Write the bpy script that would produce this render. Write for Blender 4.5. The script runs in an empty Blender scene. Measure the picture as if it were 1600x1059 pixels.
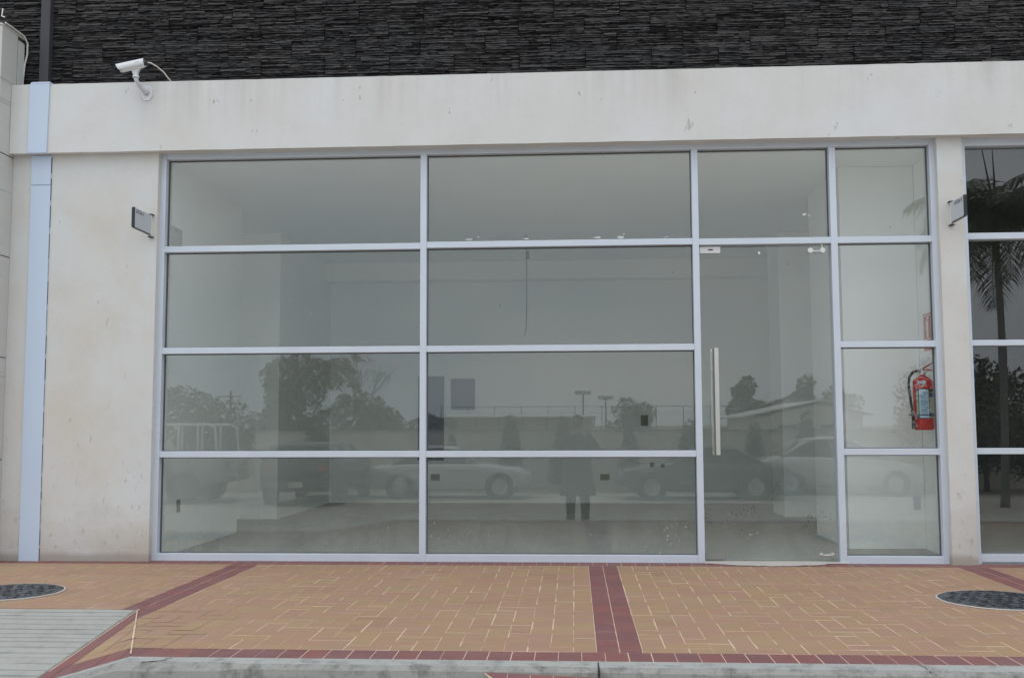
import bpy, math, random
from mathutils import Vector, Matrix, noise as mnoise
random.seed(7)
rnd = random.uniform
sc = bpy.context.scene
col = sc.collection
PI = math.pi

# ------------------------------------------------------------------ camera
D, CH = 8.5, 1.115
cd = bpy.data.cameras.new('Camera'); cam = bpy.data.objects.new('Camera', cd); col.objects.link(cam)
cd.sensor_width = 36; cd.sensor_fit = 'HORIZONTAL'; cd.lens = 36.0
cd.clip_start = 0.01; cd.clip_end = 3000
pitch, yaw, roll = (math.radians(a) for a in (4.82085, 3.45801, 0.19805))
R = Matrix.Rotation(yaw, 3, 'Z') @ Matrix.Rotation(pitch, 3, 'X') @ Matrix.Rotation(roll, 3, 'Y')
rx, fy, uz = R.col[0], R.col[1], R.col[2]
cam.matrix_world = Matrix(((rx.x, uz.x, -fy.x, 0), (rx.y, uz.y, -fy.y, -D), (rx.z, uz.z, -fy.z, CH), (0, 0, 0, 1)))
sc.camera = cam

# ------------------------------------------------------------------ sky, sun, exposure
SUN_EL, SUN_AZ = math.radians(70), math.radians(205)      # azimuth measured from +Y clockwise
w = bpy.data.worlds.new('World'); sc.world = w; w.use_nodes = True
nt = w.node_tree; nt.nodes.clear()
N = nt.nodes.new; L = nt.links.new
out = N('ShaderNodeOutputWorld'); bg = N('ShaderNodeBackground'); sky = N('ShaderNodeTexSky')
sky.sky_type = 'NISHITA'; sky.sun_disc = False; sky.sun_elevation = SUN_EL; sky.sun_rotation = SUN_AZ
sky.dust_density = 4.0; sky.air_density = 1.0
tc = N('ShaderNodeTexCoord'); mp = N('ShaderNodeMapping'); mp.inputs['Scale'].default_value = (1, 1, 3.2)
nz = N('ShaderNodeTexNoise'); nz.inputs['Scale'].default_value = 1.7; nz.inputs['Detail'].default_value = 5; nz.inputs['Roughness'].default_value = .55
rp = N('ShaderNodeValToRGB')
rp.color_ramp.elements[0].position = .32; rp.color_ramp.elements[0].color = (6.9, 7.9, 9.4, 1)
rp.color_ramp.elements[1].position = .68; rp.color_ramp.elements[1].color = (11.6, 11.9, 11.9, 1)
mx = N('ShaderNodeMix'); mx.data_type = 'RGBA'; mx.inputs['Factor'].default_value = .9
L(tc.outputs['Generated'], mp.inputs['Vector']); L(mp.outputs['Vector'], nz.inputs['Vector']); L(nz.outputs['Fac'], rp.inputs['Fac'])
L(sky.outputs['Color'], mx.inputs['A']); L(rp.outputs['Color'], mx.inputs['B'])
sxyz = N('ShaderNodeSeparateXYZ'); L(tc.outputs['Generated'], sxyz.inputs[0])      # overcast sky: zenith brighter than horizon
g1 = N('ShaderNodeMath'); g1.operation = 'MULTIPLY_ADD'; g1.use_clamp = False; L(sxyz.outputs['Z'], g1.inputs[0]); g1.inputs[1].default_value = .50; g1.inputs[2].default_value = .98
g2 = N('ShaderNodeMath'); g2.operation = 'MAXIMUM'; L(g1.outputs[0], g2.inputs[0]); g2.inputs[1].default_value = .5
vm = N('ShaderNodeVectorMath'); vm.operation = 'SCALE'; L(mx.outputs['Result'], vm.inputs[0]); L(g2.outputs[0], vm.inputs['Scale'])
L(vm.outputs[0], bg.inputs['Color']); bg.inputs['Strength'].default_value = .1
L(bg.outputs['Background'], out.inputs['Surface'])
sd = bpy.data.lights.new('Sun', 'SUN'); sd.energy = .5; sd.angle = math.radians(60); sd.color = (1, .96, .9)
so = bpy.data.objects.new('Sun', sd); col.objects.link(so)
sv = Vector((math.sin(SUN_AZ) * math.cos(SUN_EL), math.cos(SUN_AZ) * math.cos(SUN_EL), math.sin(SUN_EL)))
so.rotation_euler = sv.to_track_quat('Z', 'Y').to_euler(); so.location = (0, -6, 12)
sc.view_settings.view_transform = 'Standard'; sc.view_settings.look = 'None'
sc.view_settings.exposure = 0.0; sc.view_settings.gamma = 1.0; sc.view_settings.use_curve_mapping = False
sc.render.engine = 'CYCLES'
cy = sc.cycles
cy.max_bounces = 18; cy.diffuse_bounces = 12; cy.glossy_bounces = 5; cy.transmission_bounces = 6; cy.transparent_max_bounces = 16
cy.use_denoising = True; cy.sample_clamp_indirect = 6

# ------------------------------------------------------------------ helpers
ORG = {}
def tag(o, label=None, cat=None, group=None, kind=None):
    if label: o['label'] = label
    if cat: o['category'] = cat
    if group: o['group'] = group
    if kind: o['kind'] = kind
    return o
def thing(name, label, cat, loc=(0, 0, 0), rz=0, group=None):
    o = bpy.data.objects.new(name, None); o.empty_display_size = .1
    col.objects.link(o); o.location = loc; o.rotation_euler = (0, 0, rz)
    ORG[o.name] = Vector(loc); return tag(o, label, cat, group)
class MB:
    def __init__(s): s.v = []; s.f = []; s.t = []; s.m = []; s.tone = 0.5; s.mi = 0; s.sm = []; s.smooth = False
    def face(s, idx, tone=None):
        s.f.append(tuple(idx)); s.t.append(s.tone if tone is None else tone); s.m.append(s.mi); s.sm.append(s.smooth)
    def add(s, pts):
        b = len(s.v); s.v.extend(tuple(p) for p in pts); return b
    def quad(s, *pts): b = s.add(pts); s.face(range(b, b + len(pts)))
    def box(s, x0, x1, y0, y1, z0, z1):
        b = s.add([(x, y, z) for z in (z0, z1) for y in (y0, y1) for x in (x0, x1)])
        for q in ((0, 2, 3, 1), (4, 5, 7, 6), (0, 1, 5, 4), (2, 6, 7, 3), (0, 4, 6, 2), (1, 3, 7, 5)): s.face([b + i for i in q])
    def prism(s, poly, axis, a0, a1):      # poly: 2D points, extruded along axis 'x','y' or 'z'
        def P(p, a): return {'x': (a, p[0], p[1]), 'y': (p[0], a, p[1]), 'z': (p[0], p[1], a)}[axis]
        n = len(poly); b = s.add([P(p, a0) for p in poly] + [P(p, a1) for p in poly])
        s.face(range(b, b + n)); s.face(range(b + 2 * n - 1, b + n - 1, -1))
        for i in range(n): j = (i + 1) % n; s.face((b + j, b + i, b + n + i, b + n + j))
    def tube(s, pts, r, n=8, cap=True):
        pts = [Vector(p) for p in pts]; rs = r if isinstance(r, (list, tuple)) else [r] * len(pts)
        rings = []; up = None
        for i, p in enumerate(pts):
            d = (pts[min(i + 1, len(pts) - 1)] - pts[max(i - 1, 0)]).normalized()
            if up is None: up = Vector((0, 0, 1)) if abs(d.z) < .9 else Vector((1, 0, 0))
            a = d.cross(up).normalized(); b_ = a.cross(d).normalized(); up = b_
            rings.append(s.add([p + (a * math.cos(2 * PI * k / n) + b_ * math.sin(2 * PI * k / n)) * rs[i] for k in range(n)]))
        for q, r_ in zip(rings, rings[1:]):
            for k in range(n): s.face((q + k, q + (k + 1) % n, r_ + (k + 1) % n, r_ + k))
        if cap: s.face([rings[0] + k for k in range(n)][::-1]); s.face([rings[-1] + k for k in range(n)])
    def lathe(s, prof, c=(0, 0, 0), axis='z', n=24, close=True):
        rings = []
        for r, h in prof:
            rr = []
            for k in range(n):
                a = 2 * PI * k / n; u, v_ = r * math.cos(a), r * math.sin(a)
                p = {'z': (u, v_, h), 'y': (u, h, v_), 'x': (h, u, v_)}[axis]
                rr.append((p[0] + c[0], p[1] + c[1], p[2] + c[2]))
            rings.append(s.add(rr))
        for q, r_ in zip(rings, rings[1:]):
            for k in range(n): s.face((q + k, q + (k + 1) % n, r_ + (k + 1) % n, r_ + k))
        if close: s.face([rings[0] + k for k in range(n)][::-1]); s.face([rings[-1] + k for k in range(n)])
    def build(s, name, mats, parent=None, bevel=0, local=False):
        me = bpy.data.meshes.new(name)
        off = ORG.get(parent.name, Vector()) if (parent and not local) else Vector()
        me.from_pydata([(p[0] - off.x, p[1] - off.y, p[2] - off.z) for p in s.v], [], s.f)
        for m in (mats if isinstance(mats, (list, tuple)) else [mats]): me.materials.append(m)
        a = me.attributes.new('tone', 'FLOAT', 'FACE'); a.data.foreach_set('value', s.t)
        me.polygons.foreach_set('material_index', s.m); me.polygons.foreach_set('use_smooth', s.sm)
        me.update()
        o = bpy.data.objects.new(name, me); col.objects.link(o)
        if parent: o.parent = parent; ORG[o.name] = off
        else: ORG[o.name] = Vector()
        if bevel:
            b = o.modifiers.new('Bevel', 'BEVEL'); b.width = bevel; b.segments = 2; b.limit_method = 'ANGLE'
        return o
def B(*boxes):
    m = MB()
    for b in boxes: m.box(*b)
    return m
def copy_tree(o, parent=None):
    c = o.copy(); col.objects.link(c); c.parent = parent
    for ch in list(o.children): copy_tree(ch, c)
    return c

# ------------------------------------------------------------------ materials
class NT:
    def __init__(s, name):
        s.m = bpy.data.materials.new(name); s.m.use_nodes = True; s.t = s.m.node_tree; s.t.nodes.clear()
        s.out = s.n('ShaderNodeOutputMaterial')
    def n(s, t, **kw):
        x = s.t.nodes.new(t)
        for k, v in kw.items(): setattr(x, k, v)
        return x
    def l(s, a, b): s.t.links.new(a, b)
    def val(s, sock, v):
        if hasattr(v, 'is_linked') or hasattr(v, 'links'): s.l(v, sock)
        else: sock.default_value = v
    def coord(s, scale=(1, 1, 1), obj=False):
        if obj: v = s.n('ShaderNodeTexCoord').outputs['Object']
        else: v = s.n('ShaderNodeNewGeometry').outputs['Position']
        m = s.n('ShaderNodeMapping'); m.inputs['Scale'].default_value = scale; s.l(v, m.inputs['Vector']); return m.outputs['Vector']
    def noise(s, vec, scale, detail=4, rough=.55, dist=0):
        x = s.n('ShaderNodeTexNoise'); s.l(vec, x.inputs['Vector']); x.inputs['Scale'].default_value = scale
        x.inputs['Detail'].default_value = detail; x.inputs['Roughness'].default_value = rough; x.inputs['Distortion'].default_value = dist
        return x.outputs['Fac']
    def ramp(s, fac, *stops):
        r = s.n('ShaderNodeValToRGB'); e = r.color_ramp.elements
        while len(e) < len(stops): e.new(.5)
        for k, (p, c) in enumerate(stops):
            e[k].position = p; e[k].color = (c, c, c, 1) if not isinstance(c, tuple) else (*c[:3], 1)
        s.l(fac, r.inputs['Fac']); return r.outputs['Color']
    def mix(s, fac, a, b, mode='MIX'):
        x = s.n('ShaderNodeMix', data_type='RGBA', blend_type=mode)
        s.val(x.inputs['Factor'], fac)
        for k, v in (('A', a), ('B', b)):
            if isinstance(v, tuple): v = (*v[:3], 1)
            s.val(x.inputs[k], v)
        return x.outputs['Result']
    def math(s, op, a, b=0.0, clamp=False):
        x = s.n('ShaderNodeMath', operation=op, use_clamp=clamp); s.val(x.inputs[0], a); s.val(x.inputs[1], b); return x.outputs[0]
    def attr(s): return s.n('ShaderNodeAttribute', attribute_name='tone').outputs['Fac']
    def sep(s, vec):
        x = s.n('ShaderNodeSeparateXYZ'); s.l(vec, x.inputs[0]); return x.outputs
    def finish(s, color, rough=.6, metal=0.0, bump=None, bs=.2, bd=.01, spec=.5):
        p = s.n('ShaderNodeBsdfPrincipled')
        s.val(p.inputs['Base Color'], (*color[:3], 1) if isinstance(color, tuple) else color)
        s.val(p.inputs['Roughness'], rough); s.val(p.inputs['Metallic'], metal); s.val(p.inputs['Specular IOR Level'], spec)
        if bump is not None:
            b = s.n('ShaderNodeBump'); b.inputs['Strength'].default_value = bs; b.inputs['Distance'].default_value = bd
            s.l(bump, b.inputs['Height']); s.l(b.outputs['Normal'], p.inputs['Normal'])
        s.l(p.outputs['BSDF'], s.out.inputs['Surface']); return s.m
def plain(name, c, rough=.5, metal=0.0, var=.12, scale=9, bump=.0, spec=.5):
    t = NT(name); v = t.coord(obj=True); n = t.noise(v, scale)
    lo = tuple(x * (1 - var) for x in c); hi = tuple(min(1, x * (1 + var)) for x in c)
    cc = t.mix(n, lo, hi)
    return t.finish(cc, rough, metal, n if bump else None, bump, .004, spec)

def wall_mat(name, base, warm, streaks=0.0, low_dirt_shade=0.0, pits=.5):
    t = NT(name); v = t.coord()
    big = t.noise(v, 1.3, 6, .62); c = t.mix(t.ramp(big, (.35, 0.), (.7, 1.)), base, warm)
    mid = t.noise(v, 3.5, 6, .65); c = t.mix(t.math('MULTIPLY', t.ramp(mid, (.48, 0.), (.75, 1.)), .18), c, tuple(x * .72 for x in warm))
    # scuffs and pits of the render coat
    pv = t.coord((1, 1, .45)); pn = t.noise(pv, 11, 3, .6); c = t.mix(t.math('MULTIPLY', t.ramp(pn, (.69, 0.), (.74, 1.)), pits), c, (.30, .27, .235))
    if low_dirt_shade:
        zz = t.sep(v)['Z']; lp = t.noise(t.coord((1, 1, .55)), 19, 4, .65); c = t.mix(t.math('MULTIPLY', t.ramp(lp, (.60, 0.), (.70, 1.)), t.math('MULTIPLY', t.math('SUBTRACT', 1.15, zz), .55, True)), c, (.33, .29, .245))
        bn = t.noise(t.coord((2, 2, 1)), 3.0, 4, .6); bl = t.math('MULTIPLY', t.math('SUBTRACT', t.math('ADD', .055, t.math('MULTIPLY', bn, .06)), zz), 22.0, True); c = t.mix(t.math('MULTIPLY', bl, .6), c, (.22, .185, .15))  # grime line at the wall foot, with a contact shadow painted into it
    fine = t.noise(v, 60, 3); c = t.mix(t.math('MULTIPLY', fine, .10), c, (.35, .33, .3))
    if streaks:
        sv_ = t.coord((3.6, 3.6, .14)); sn = t.noise(sv_, 1.0, 5, .6)
        z = t.sep(v)['Z']; fall = t.math('MULTIPLY', t.math('SUBTRACT', z, 3.55), 2.0, True)
        f = t.math('MULTIPLY', t.ramp(sn, (.50, 0.), (.72, 1.)), t.math('MULTIPLY', fall, streaks))
        c = t.mix(f, c, (.36, .345, .32))
    if low_dirt_shade:
        z = t.sep(v)['Z']; dn = t.noise(t.coord((1, 1, 1.6)), 2.6, 7, .7)
        edge = t.math('SUBTRACT', .62, t.math('MULTIPLY', z, .85)); f = t.math('MULTIPLY', t.math('SUBTRACT', t.math('ADD', edge, dn), .68), low_dirt_shade, True)
        c = t.mix(f, c, (.40, .35, .285))
    b = t.math('ADD', t.math('MULTIPLY', t.noise(v, 6, 5), 1.0), t.math('MULTIPLY', t.noise(v, 90, 2), .25))
    return t.finish(c, .85, 0, b, .22, .012, .25)

M = {}
M['fascia'] = wall_mat('fascia_paint', (.69, .705, .71), (.655, .645, .615), streaks=.42, pits=.55)
M['wall'] = wall_mat('wall_paint', (.655, .675, .68), (.63, .60, .545), low_dirt_shade=1.0, pits=.45)
M['room'] = plain('room_plaster', (.855, .87, .85), .9, 0, .035, 2.0)
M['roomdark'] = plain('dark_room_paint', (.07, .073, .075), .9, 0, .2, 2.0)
M['joint'] = plain('joint_cover_metal', (.54, .64, .785), .38, 0, .03, 2.5)
M['frame'] = plain('pale_blue_grey_aluminium', (.60, .665, .745), .36, .12, .08, 3)
M['gasket'] = plain('glazing_gasket', (.10, .105, .11), .6)
M['steel'] = plain('brushed_steel', (.62, .61, .58), .32, .85, .08, 30)
M['channel'] = plain('dark_grey_channel', (.045, .045, .052), .55, 0, .1)
M['black'] = plain('black_rubber', (.02, .02, .022), .55)
M['white'] = plain('white_plastic', (.72, .73, .74), .4, 0, .04)
M['camwhite'] = plain('white_enamel', (.66, .68, .70), .35, 0, .05)
M['cable'] = plain('cream_cable', (.62, .60, .55), .5)
M['red'] = plain('red_enamel', (.62, .020, .018), .28, 0, .06)
M['signred'] = plain('sign_red', (.50, .055, .045), .5)
M['signwhite'] = plain('sign_white', (.75, .70, .62), .5)
M['label'] = plain('label_paper', (.50, .66, .80), .45, 0, .08, 40)
M['labelblue'] = plain('label_blue', (.035, .16, .36), .45)
M['labelyellow'] = plain('label_yellow', (.50, .46, .17), .45)
M['labelgreen'] = plain('label_cream', (.44, .47, .33), .45)
M['panelgrey'] = plain('sign_grey', (.56, .59, .63), .45, 0, .05)
M['signdark'] = plain('sign_dark_edge', (.022, .026, .036), .5)
M['ink'] = plain('ink', (.035, .037, .045), .6)
M['backpanel'] = plain('blue_grey_board', (.20, .235, .28), .6)
M['outlet'] = plain('outlet_box', (.24, .235, .22), .7)

# brick and tile
def brick_mat(name, a, b, c3, dirt):
    t = NT(name); f = t.attr(); v = t.coord()
    cc = t.ramp(f, (0., a), (.42, b), (.72, c3), (1., tuple(x * .88 for x in b)))
    n = t.noise(v, 4.5, 6, .65); cc = t.mix(t.math('MULTIPLY', t.ramp(n, (.40, 0.), (.70, 1.)), .6), cc, tuple(x * .92 for x in dirt))
    n2 = t.noise(v, 55, 4, .7); cc = t.mix(t.math('MULTIPLY', n2, .3), cc, tuple(x * .6 for x in b))
    n3 = t.noise(t.coord((1, 2.2, 1)), 1.1, 4); cc = t.mix(t.math('MULTIPLY', t.ramp(n3, (.5, 0.), (.7, 1.)), .3), cc, tuple(x * 1.15 for x in dirt))
    return t.finish(cc, .68, 0, n2, .25, .004, .35)
M['brick'] = brick_mat('yellow_brick', (.375, .252, .135), (.372, .232, .142), (.385, .220, .160), (.345, .245, .172))
M['tile'] = brick_mat('red_tile', (.25, .095, .085), (.215, .088, .086), (.19, .088, .095), (.235, .13, .118))
def conc_mat(name, c, dark, stain=.55, lo=.52):
    t = NT(name); v = t.coord(); n = t.noise(v, 2.2, 7, .65); cc = t.mix(n, tuple(x * .8 for x in c), tuple(x * 1.12 for x in c))
    n2 = t.noise(v, 9, 6, .7); cc = t.mix(t.math('MULTIPLY', t.ramp(n2, (lo, 0.), (lo + .2, 1.)), stain), cc, dark)
    n3 = t.noise(v, 80, 3); cc = t.mix(t.math('MULTIPLY', n3, .25), cc, dark)
    b = t.math('ADD', n2, t.math('MULTIPLY', n3, .3))
    return t.finish(cc, .85, 0, b, .4, .012, .3)
M['apron'] = conc_mat('grooved_concrete', (.39, .39, .365), (.19, .188, .172), .4, .50)
M['kerb'] = conc_mat('kerb_concrete', (.40, .405, .39), (.15, .148, .135), .75, .50)
M['kerbface'] = conc_mat('weathered_kerb_face', (.32, .32, .295), (.06, .058, .052), .7, .48)
M['mortar'] = conc_mat('mortar', (.66, .51, .38), (.46, .345, .25))
M['cement'] = conc_mat('threshold_cement', (.50, .48, .45), (.32, .27, .23))
M['road'] = conc_mat('dusty_road', (.54, .50, .435), (.40, .365, .31))
M['earth'] = conc_mat('dry_earth', (.34, .29, .22), (.22, .18, .13))
M['floor'] = conc_mat('dusty_floor', (.36, .385, .365), (.25, .265, .25))
M['perimeter'] = conc_mat('perimeter_render', (.72, .66, .565), (.58, .52, .44))
# slate
t = NT('stacked_slate'); f = t.attr(); v = t.coord((1, 1, 1))
cc = t.ramp(f, (0., (.020, .020, .023)), (.45, (.033, .033, .036)), (.75, (.050, .046, .043)), (1., (.085, .077, .070)))
n = t.noise(t.coord((6, 6, 30)), 2.5, 6, .7); cc = t.mix(t.math('MULTIPLY', t.ramp(n, (.4, 0.), (.75, 1.)), .6), cc, (.075, .07, .067))
n5 = t.noise(v, 1.2, 3); cc = t.mix(t.math('MULTIPLY', t.ramp(n5, (.45, 0.), (.7, 1.)), .35), cc, (.05, .043, .04))
M['slate'] = t.finish(cc, .55, 0, n, .7, .02, .5)
# travertine
t = NT('travertine'); v = t.coord((1, .35, 5)); n = t.noise(v, 2.4, 8, .7, .6); n2 = t.noise(t.coord((1, .3, 9)), 2, 5)
cc = t.mix(n, (.50, .495, .475), (.60, .595, .57)); cc = t.mix(t.math('MULTIPLY', t.ramp(n2, (.60, 0.), (.66, 1.)), .5), cc, (.33, .32, .30))
M['travertine'] = t.finish(cc, .55, 0, n, .1)
# manhole iron
t = NT('manhole_iron'); v = t.coord((1, 1, 1)); vo = t.n('ShaderNodeTexVoronoi'); t.l(v, vo.inputs['Vector']); vo.inputs['Scale'].default_value = 22
n = t.noise(v, 14, 4, .6); bump = t.math('ADD', t.ramp(vo.outputs['Distance'], (.25, 1.), (.5, 0.)), t.math('MULTIPLY', n, .4))
cc = t.mix(t.ramp(vo.outputs['Distance'], (.30, 0.), (.62, 1.)), (.115, .125, .14), (.03, .034, .04)); cc = t.mix(t.math('MULTIPLY', t.ramp(n, (.5, 0.), (.7, 1.)), .5), cc, (.085, .09, .10))
M['iron'] = t.finish(cc, .5, .3, bump, .6, .02)
# leaves and bark
def leaf_mat(name, a, b):
    t = NT(name); cc = t.mix(t.attr(), a, b); return t.finish(cc, .6, 0, None, 0, 0, .3)
M['leaf'] = leaf_mat('leaf_green', (.05, .052, .022), (.12, .115, .055))
M['leafdry'] = leaf_mat('leaf_olive', (.06, .06, .028), (.13, .12, .06))
M['juniper'] = leaf_mat('juniper_green', (.03, .042, .02), (.075, .09, .045))
M['palm'] = leaf_mat('palm_green', (.04, .055, .025), (.12, .14, .075))
M['bark'] = plain('bark', (.085, .07, .055), .9, 0, .35, 12)
M['palmbark'] = plain('palm_trunk', (.20, .19, .17), .9, 0, .25, 6)
# cars
M['silver'] = plain('silver_paint', (.50, .50, .48), .12, .35, .03)
M['champagne'] = plain('pale_silver_paint', (.56, .55, .52), .12, .3, .03)
M['darkpaint'] = plain('dark_grey_paint', (.085, .088, .09), .25, .2, .05)
M['truckwhite'] = plain('white_paint', (.78, .78, .76), .3, 0, .03)
M['truckgrey'] = plain('grey_paint', (.26, .265, .27), .3, 0, .04)
M['carglass'] = plain('dark_car_glass', (.02, .022, .024), .08)
M['tyre'] = plain('tyre_rubber', (.022, .022, .022), .8)
M['rim'] = plain('wheel_rim', (.45, .45, .45), .3, .8)
M['lamp'] = plain('clear_lamp', (.7, .7, .7), .15)
M['lampred'] = plain('red_lamp', (.35, .02, .02), .2)
M['plate'] = plain('licence_plate', (.65, .64, .58), .5)
M['roofwhite'] = plain('white_roof_sheet', (.72, .74, .75), .4)
M['houseroof'] = plain('roof_sheet', (.66, .65, .62), .5)
M['house'] = plain('house_wall', (.66, .63, .58), .85)
M['pole'] = plain('pole_metal', (.12, .115, .11), .6)
M['coat'] = plain('dark_coat', (.065, .068, .075), .9)
M['trousers'] = plain('dark_trousers', (.014, .015, .02), .9)
M['skin'] = plain('skin', (.42, .24, .16), .5)
M['hair'] = plain('black_hair', (.012, .01, .009), .6)
M['dslr'] = plain('black_camera_body', (.015, .015, .016), .4)

def glass_mat(name, dust, low, specks, tint=(.98, .997, .99)):
    t = NT(name); g = t.n('ShaderNodeNewGeometry')
    ior = t.math('ADD', t.math('MULTIPLY', g.outputs['Backfacing'], 1 / 1.66 - 1.66), 1.66)
    fr = t.n('ShaderNodeFresnel'); t.l(ior, fr.inputs['IOR'])
    tr = t.n('ShaderNodeBsdfTransparent'); tr.inputs['Color'].default_value = (*tint, 1)
    gl = t.n('ShaderNodeBsdfGlossy'); gl.inputs['Roughness'].default_value = 0.0; gl.inputs['Color'].default_value = (1, 1, 1, 1)
    m1 = t.n('ShaderNodeMixShader'); t.l(fr.outputs['Fac'], m1.inputs['Fac']); t.l(tr.outputs[0], m1.inputs[1]); t.l(gl.outputs[0], m1.inputs[2])
    v = t.coord(); z = t.sep(v)['Z']
    # dust film: thin overall, thicker in the splash zone near the ground, wiped in streaks
    n1 = t.ramp(t.noise(t.coord((1, 1, .5)), 2.0, 6, .65, .8), (.35, 0.), (.75, 1.))
    f = t.math('ADD', dust * .6, t.math('MULTIPLY', n1, dust))
    lowf = t.math('MULTIPLY', t.math('SUBTRACT', .62, z), 1.6, True); ln = t.ramp(t.noise(t.coord((1, 1, .7)), 5.5, 7, .72, .5), (.42, 0.), (.72, 1.))
    f = t.math('ADD', f, t.math('MULTIPLY', t.math('MULTIPLY', lowf, low), t.math('ADD', .45, ln)))
    if specks:
        vo = t.n('ShaderNodeTexVoronoi'); t.l(t.coord((1, 1, .75)), vo.inputs['Vector']); vo.inputs['Scale'].default_value = 26
        thr = t.math('MULTIPLY', t.ramp(t.noise(v, 2.3, 3), (.56, 0.), (.74, 1.)), t.math('MULTIPLY', t.math('SUBTRACT', .95, z), .30, True))
        sp = t.math('LESS_THAN', vo.outputs['Distance'], thr); f = t.math('MAXIMUM', f, t.math('MULTIPLY', sp, specks))
        vo2 = t.n('ShaderNodeTexVoronoi'); t.l(v, vo2.inputs['Vector']); vo2.inputs['Scale'].default_value = 5.0
        sp2 = t.math('LESS_THAN', vo2.outputs['Distance'], .026); f = t.math('MAXIMUM', f, t.math('MULTIPLY', sp2, specks * .8))
    df = t.n('ShaderNodeBsdfDiffuse'); df.inputs['Color'].default_value = (.62, .68, .64, 1)
    if specks:
        vd = t.n('ShaderNodeTexVoronoi'); t.l(t.coord((1, 1, .8)), vd.inputs['Vector']); vd.inputs['Scale'].default_value = 48
        x = t.sep(v)['X']; door = t.math('MULTIPLY', t.math('GREATER_THAN', x, 1.02), t.math('LESS_THAN', x, 2.2))
        dz = t.math('SUBTRACT', 1.0, t.math('MULTIPLY', t.math('ABSOLUTE', t.math('SUBTRACT', z, .34)), 2.6), True)
        dn = t.ramp(t.noise(v, 3.4, 4, .65), (.46, 0.), (.66, 1.)); th_ = t.math('MULTIPLY', t.math('MULTIPLY', dz, dn), t.math('MULTIPLY', door, .44))
        grit = t.math('LESS_THAN', vd.outputs['Distance'], th_)
        f = t.math('MAXIMUM', f, t.math('MULTIPLY', grit, .42)); t.l(t.mix(grit, (.62, .68, .64), (.07, .065, .055)), df.inputs['Color'])
    m2 = t.n('ShaderNodeMixShader'); t.l(f, m2.inputs['Fac']); t.l(m1.outputs[0], m2.inputs[1]); t.l(df.outputs[0], m2.inputs[2])
    t.l(m2.outputs[0], t.out.inputs['Surface']); return t.m
M['glass'] = glass_mat('dusty_shop_glass', .006, .085, .5)
M['glassclean'] = glass_mat('clean_shop_glass', .003, .04, 0)
M['smear'] = plain('putty', (.62, .63, .60), .8, 0, .1, 60)

# ================================================================== SHOP BUILDING
shop = thing('shop_building', 'single-storey glazed shop front with white plaster walls below a dark stacked-slate upper wall', 'building', (0, 0, 0))
WF, FF = -.06, -.14                               # wall face, fascia face
B((-4.9, -3.545, WF, .16, -.05, 3.49)).build('facade_wall', M['wall'], shop, .006)
B((2.985, 3.19, WF, .16, -.05, 3.465)).build('pillar', M['wall'], shop, .006)
# fascia beam with a slightly ragged top arris
fb = MB(); nx = 150; X0, X1 = -4.83, 8.6
def top(i): return 4.058 + .0025 * mnoise.noise((i * .9, 1, 2)) + (.006 * max(0, mnoise.noise((i * 2.3, 5, 1)) - .2))
r0 = fb.add([(X0 + (X1 - X0) * i / nx, FF, 3.455 + .004 * mnoise.noise((i * .35, 9, 3))) for i in range(nx + 1)])
r1 = fb.add([(X0 + (X1 - X0) * i / nx, FF, top(i)) for i in range(nx + 1)])
r2 = fb.add([(X0 + (X1 - X0) * i / nx, .12, top(i) + .01) for i in range(nx + 1)])
r3 = fb.add([(X0 + (X1 - X0) * i / nx, .12, 3.468) for i in range(nx + 1)])
for i in range(nx):
    for a, b in ((r0, r1), (r1, r2), (r2, r3), (r3, r0)): fb.face((a + i, a + i + 1, b + i + 1, b + i))
fb.face((r0, r1, r2, r3)); fb.face((r3 + nx, r2 + nx, r1 + nx, r0 + nx))
fb.build('fascia', M['fascia'], shop)

# stacked slate upper wall: ledger panels, each a stack of split strips
sl = MB(); PW, PH = .567, .152; CY = .10
z = 4.02; row = 0
sl.tone = 0; sl.box(-8, 9, CY + .035, CY + .25, 3.9, 6.4)
rs = random.Random(11)
while z < 5.45:
    x = -6.4 + (PW / 2 if row % 2 else 0) + rs.uniform(-.015, .015)
    while x < 5.6:
        hs = [rs.uniform(.6, 1.5) for _ in range(rs.choice((11, 12, 13)))]; k = (PH - .003) / sum(hs); zz = z
        pd = rs.uniform(-.004, .004)
        for h in hs:
            h *= k; xa = x + .0025; xe = x + PW - .0025
            while xa < xe - .02:
                ln = rs.uniform(.05, .26); xb = min(xe, xa + ln)
                if xe - xb < .03: xb = xe
                dep = CY - abs(rs.gauss(0, .0055)) + pd
                sl.tone = min(1, max(0, rs.gauss(.40, .22)))
                n = max(2, int((xb - xa) / .035)); tilt = rs.uniform(-.002, .005)
                tops, bots, bk = [], [], []
                for i in range(n + 1):
                    u = xa + (xb - xa) * i / n; taper = .001 if i in (0, n) else 0
                    tops.append((u, dep + rs.uniform(-.003, .003) + tilt + .004, zz + h - rs.uniform(.0, .0045) - taper))
                    bots.append((u, dep + rs.uniform(-.004, .004) - tilt, zz + rs.uniform(-.0015, .0015) + taper))
                    bk.append((u, CY + .036, zz + h * .5))
                a = sl.add(bots); b = sl.add(tops); c = sl.add([(p[0], CY + .036, p[2]) for p in tops]); d = sl.add([(p[0], CY + .036, p[2]) for p in bots])
                for i in range(n):
                    sl.face((a + i, a + i + 1, b + i + 1, b + i)); sl.face((b + i, b + i + 1, c + i + 1, c + i)); sl.face((d + i, d + i + 1, a + i + 1, a + i))
                sl.face((a, b, c, d)); sl.face((d + n, c + n, b + n, a + n))
                xa = xb + .0015
            zz += h
        x += PW
    z += PH; row += 1
sl.build('slate_cladding', M['slate'], shop)
B((-4.69, -4.605, .035, .13, 4.06, 6.3)).build('downpipe_channel', M['channel'], shop, .006)
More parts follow.
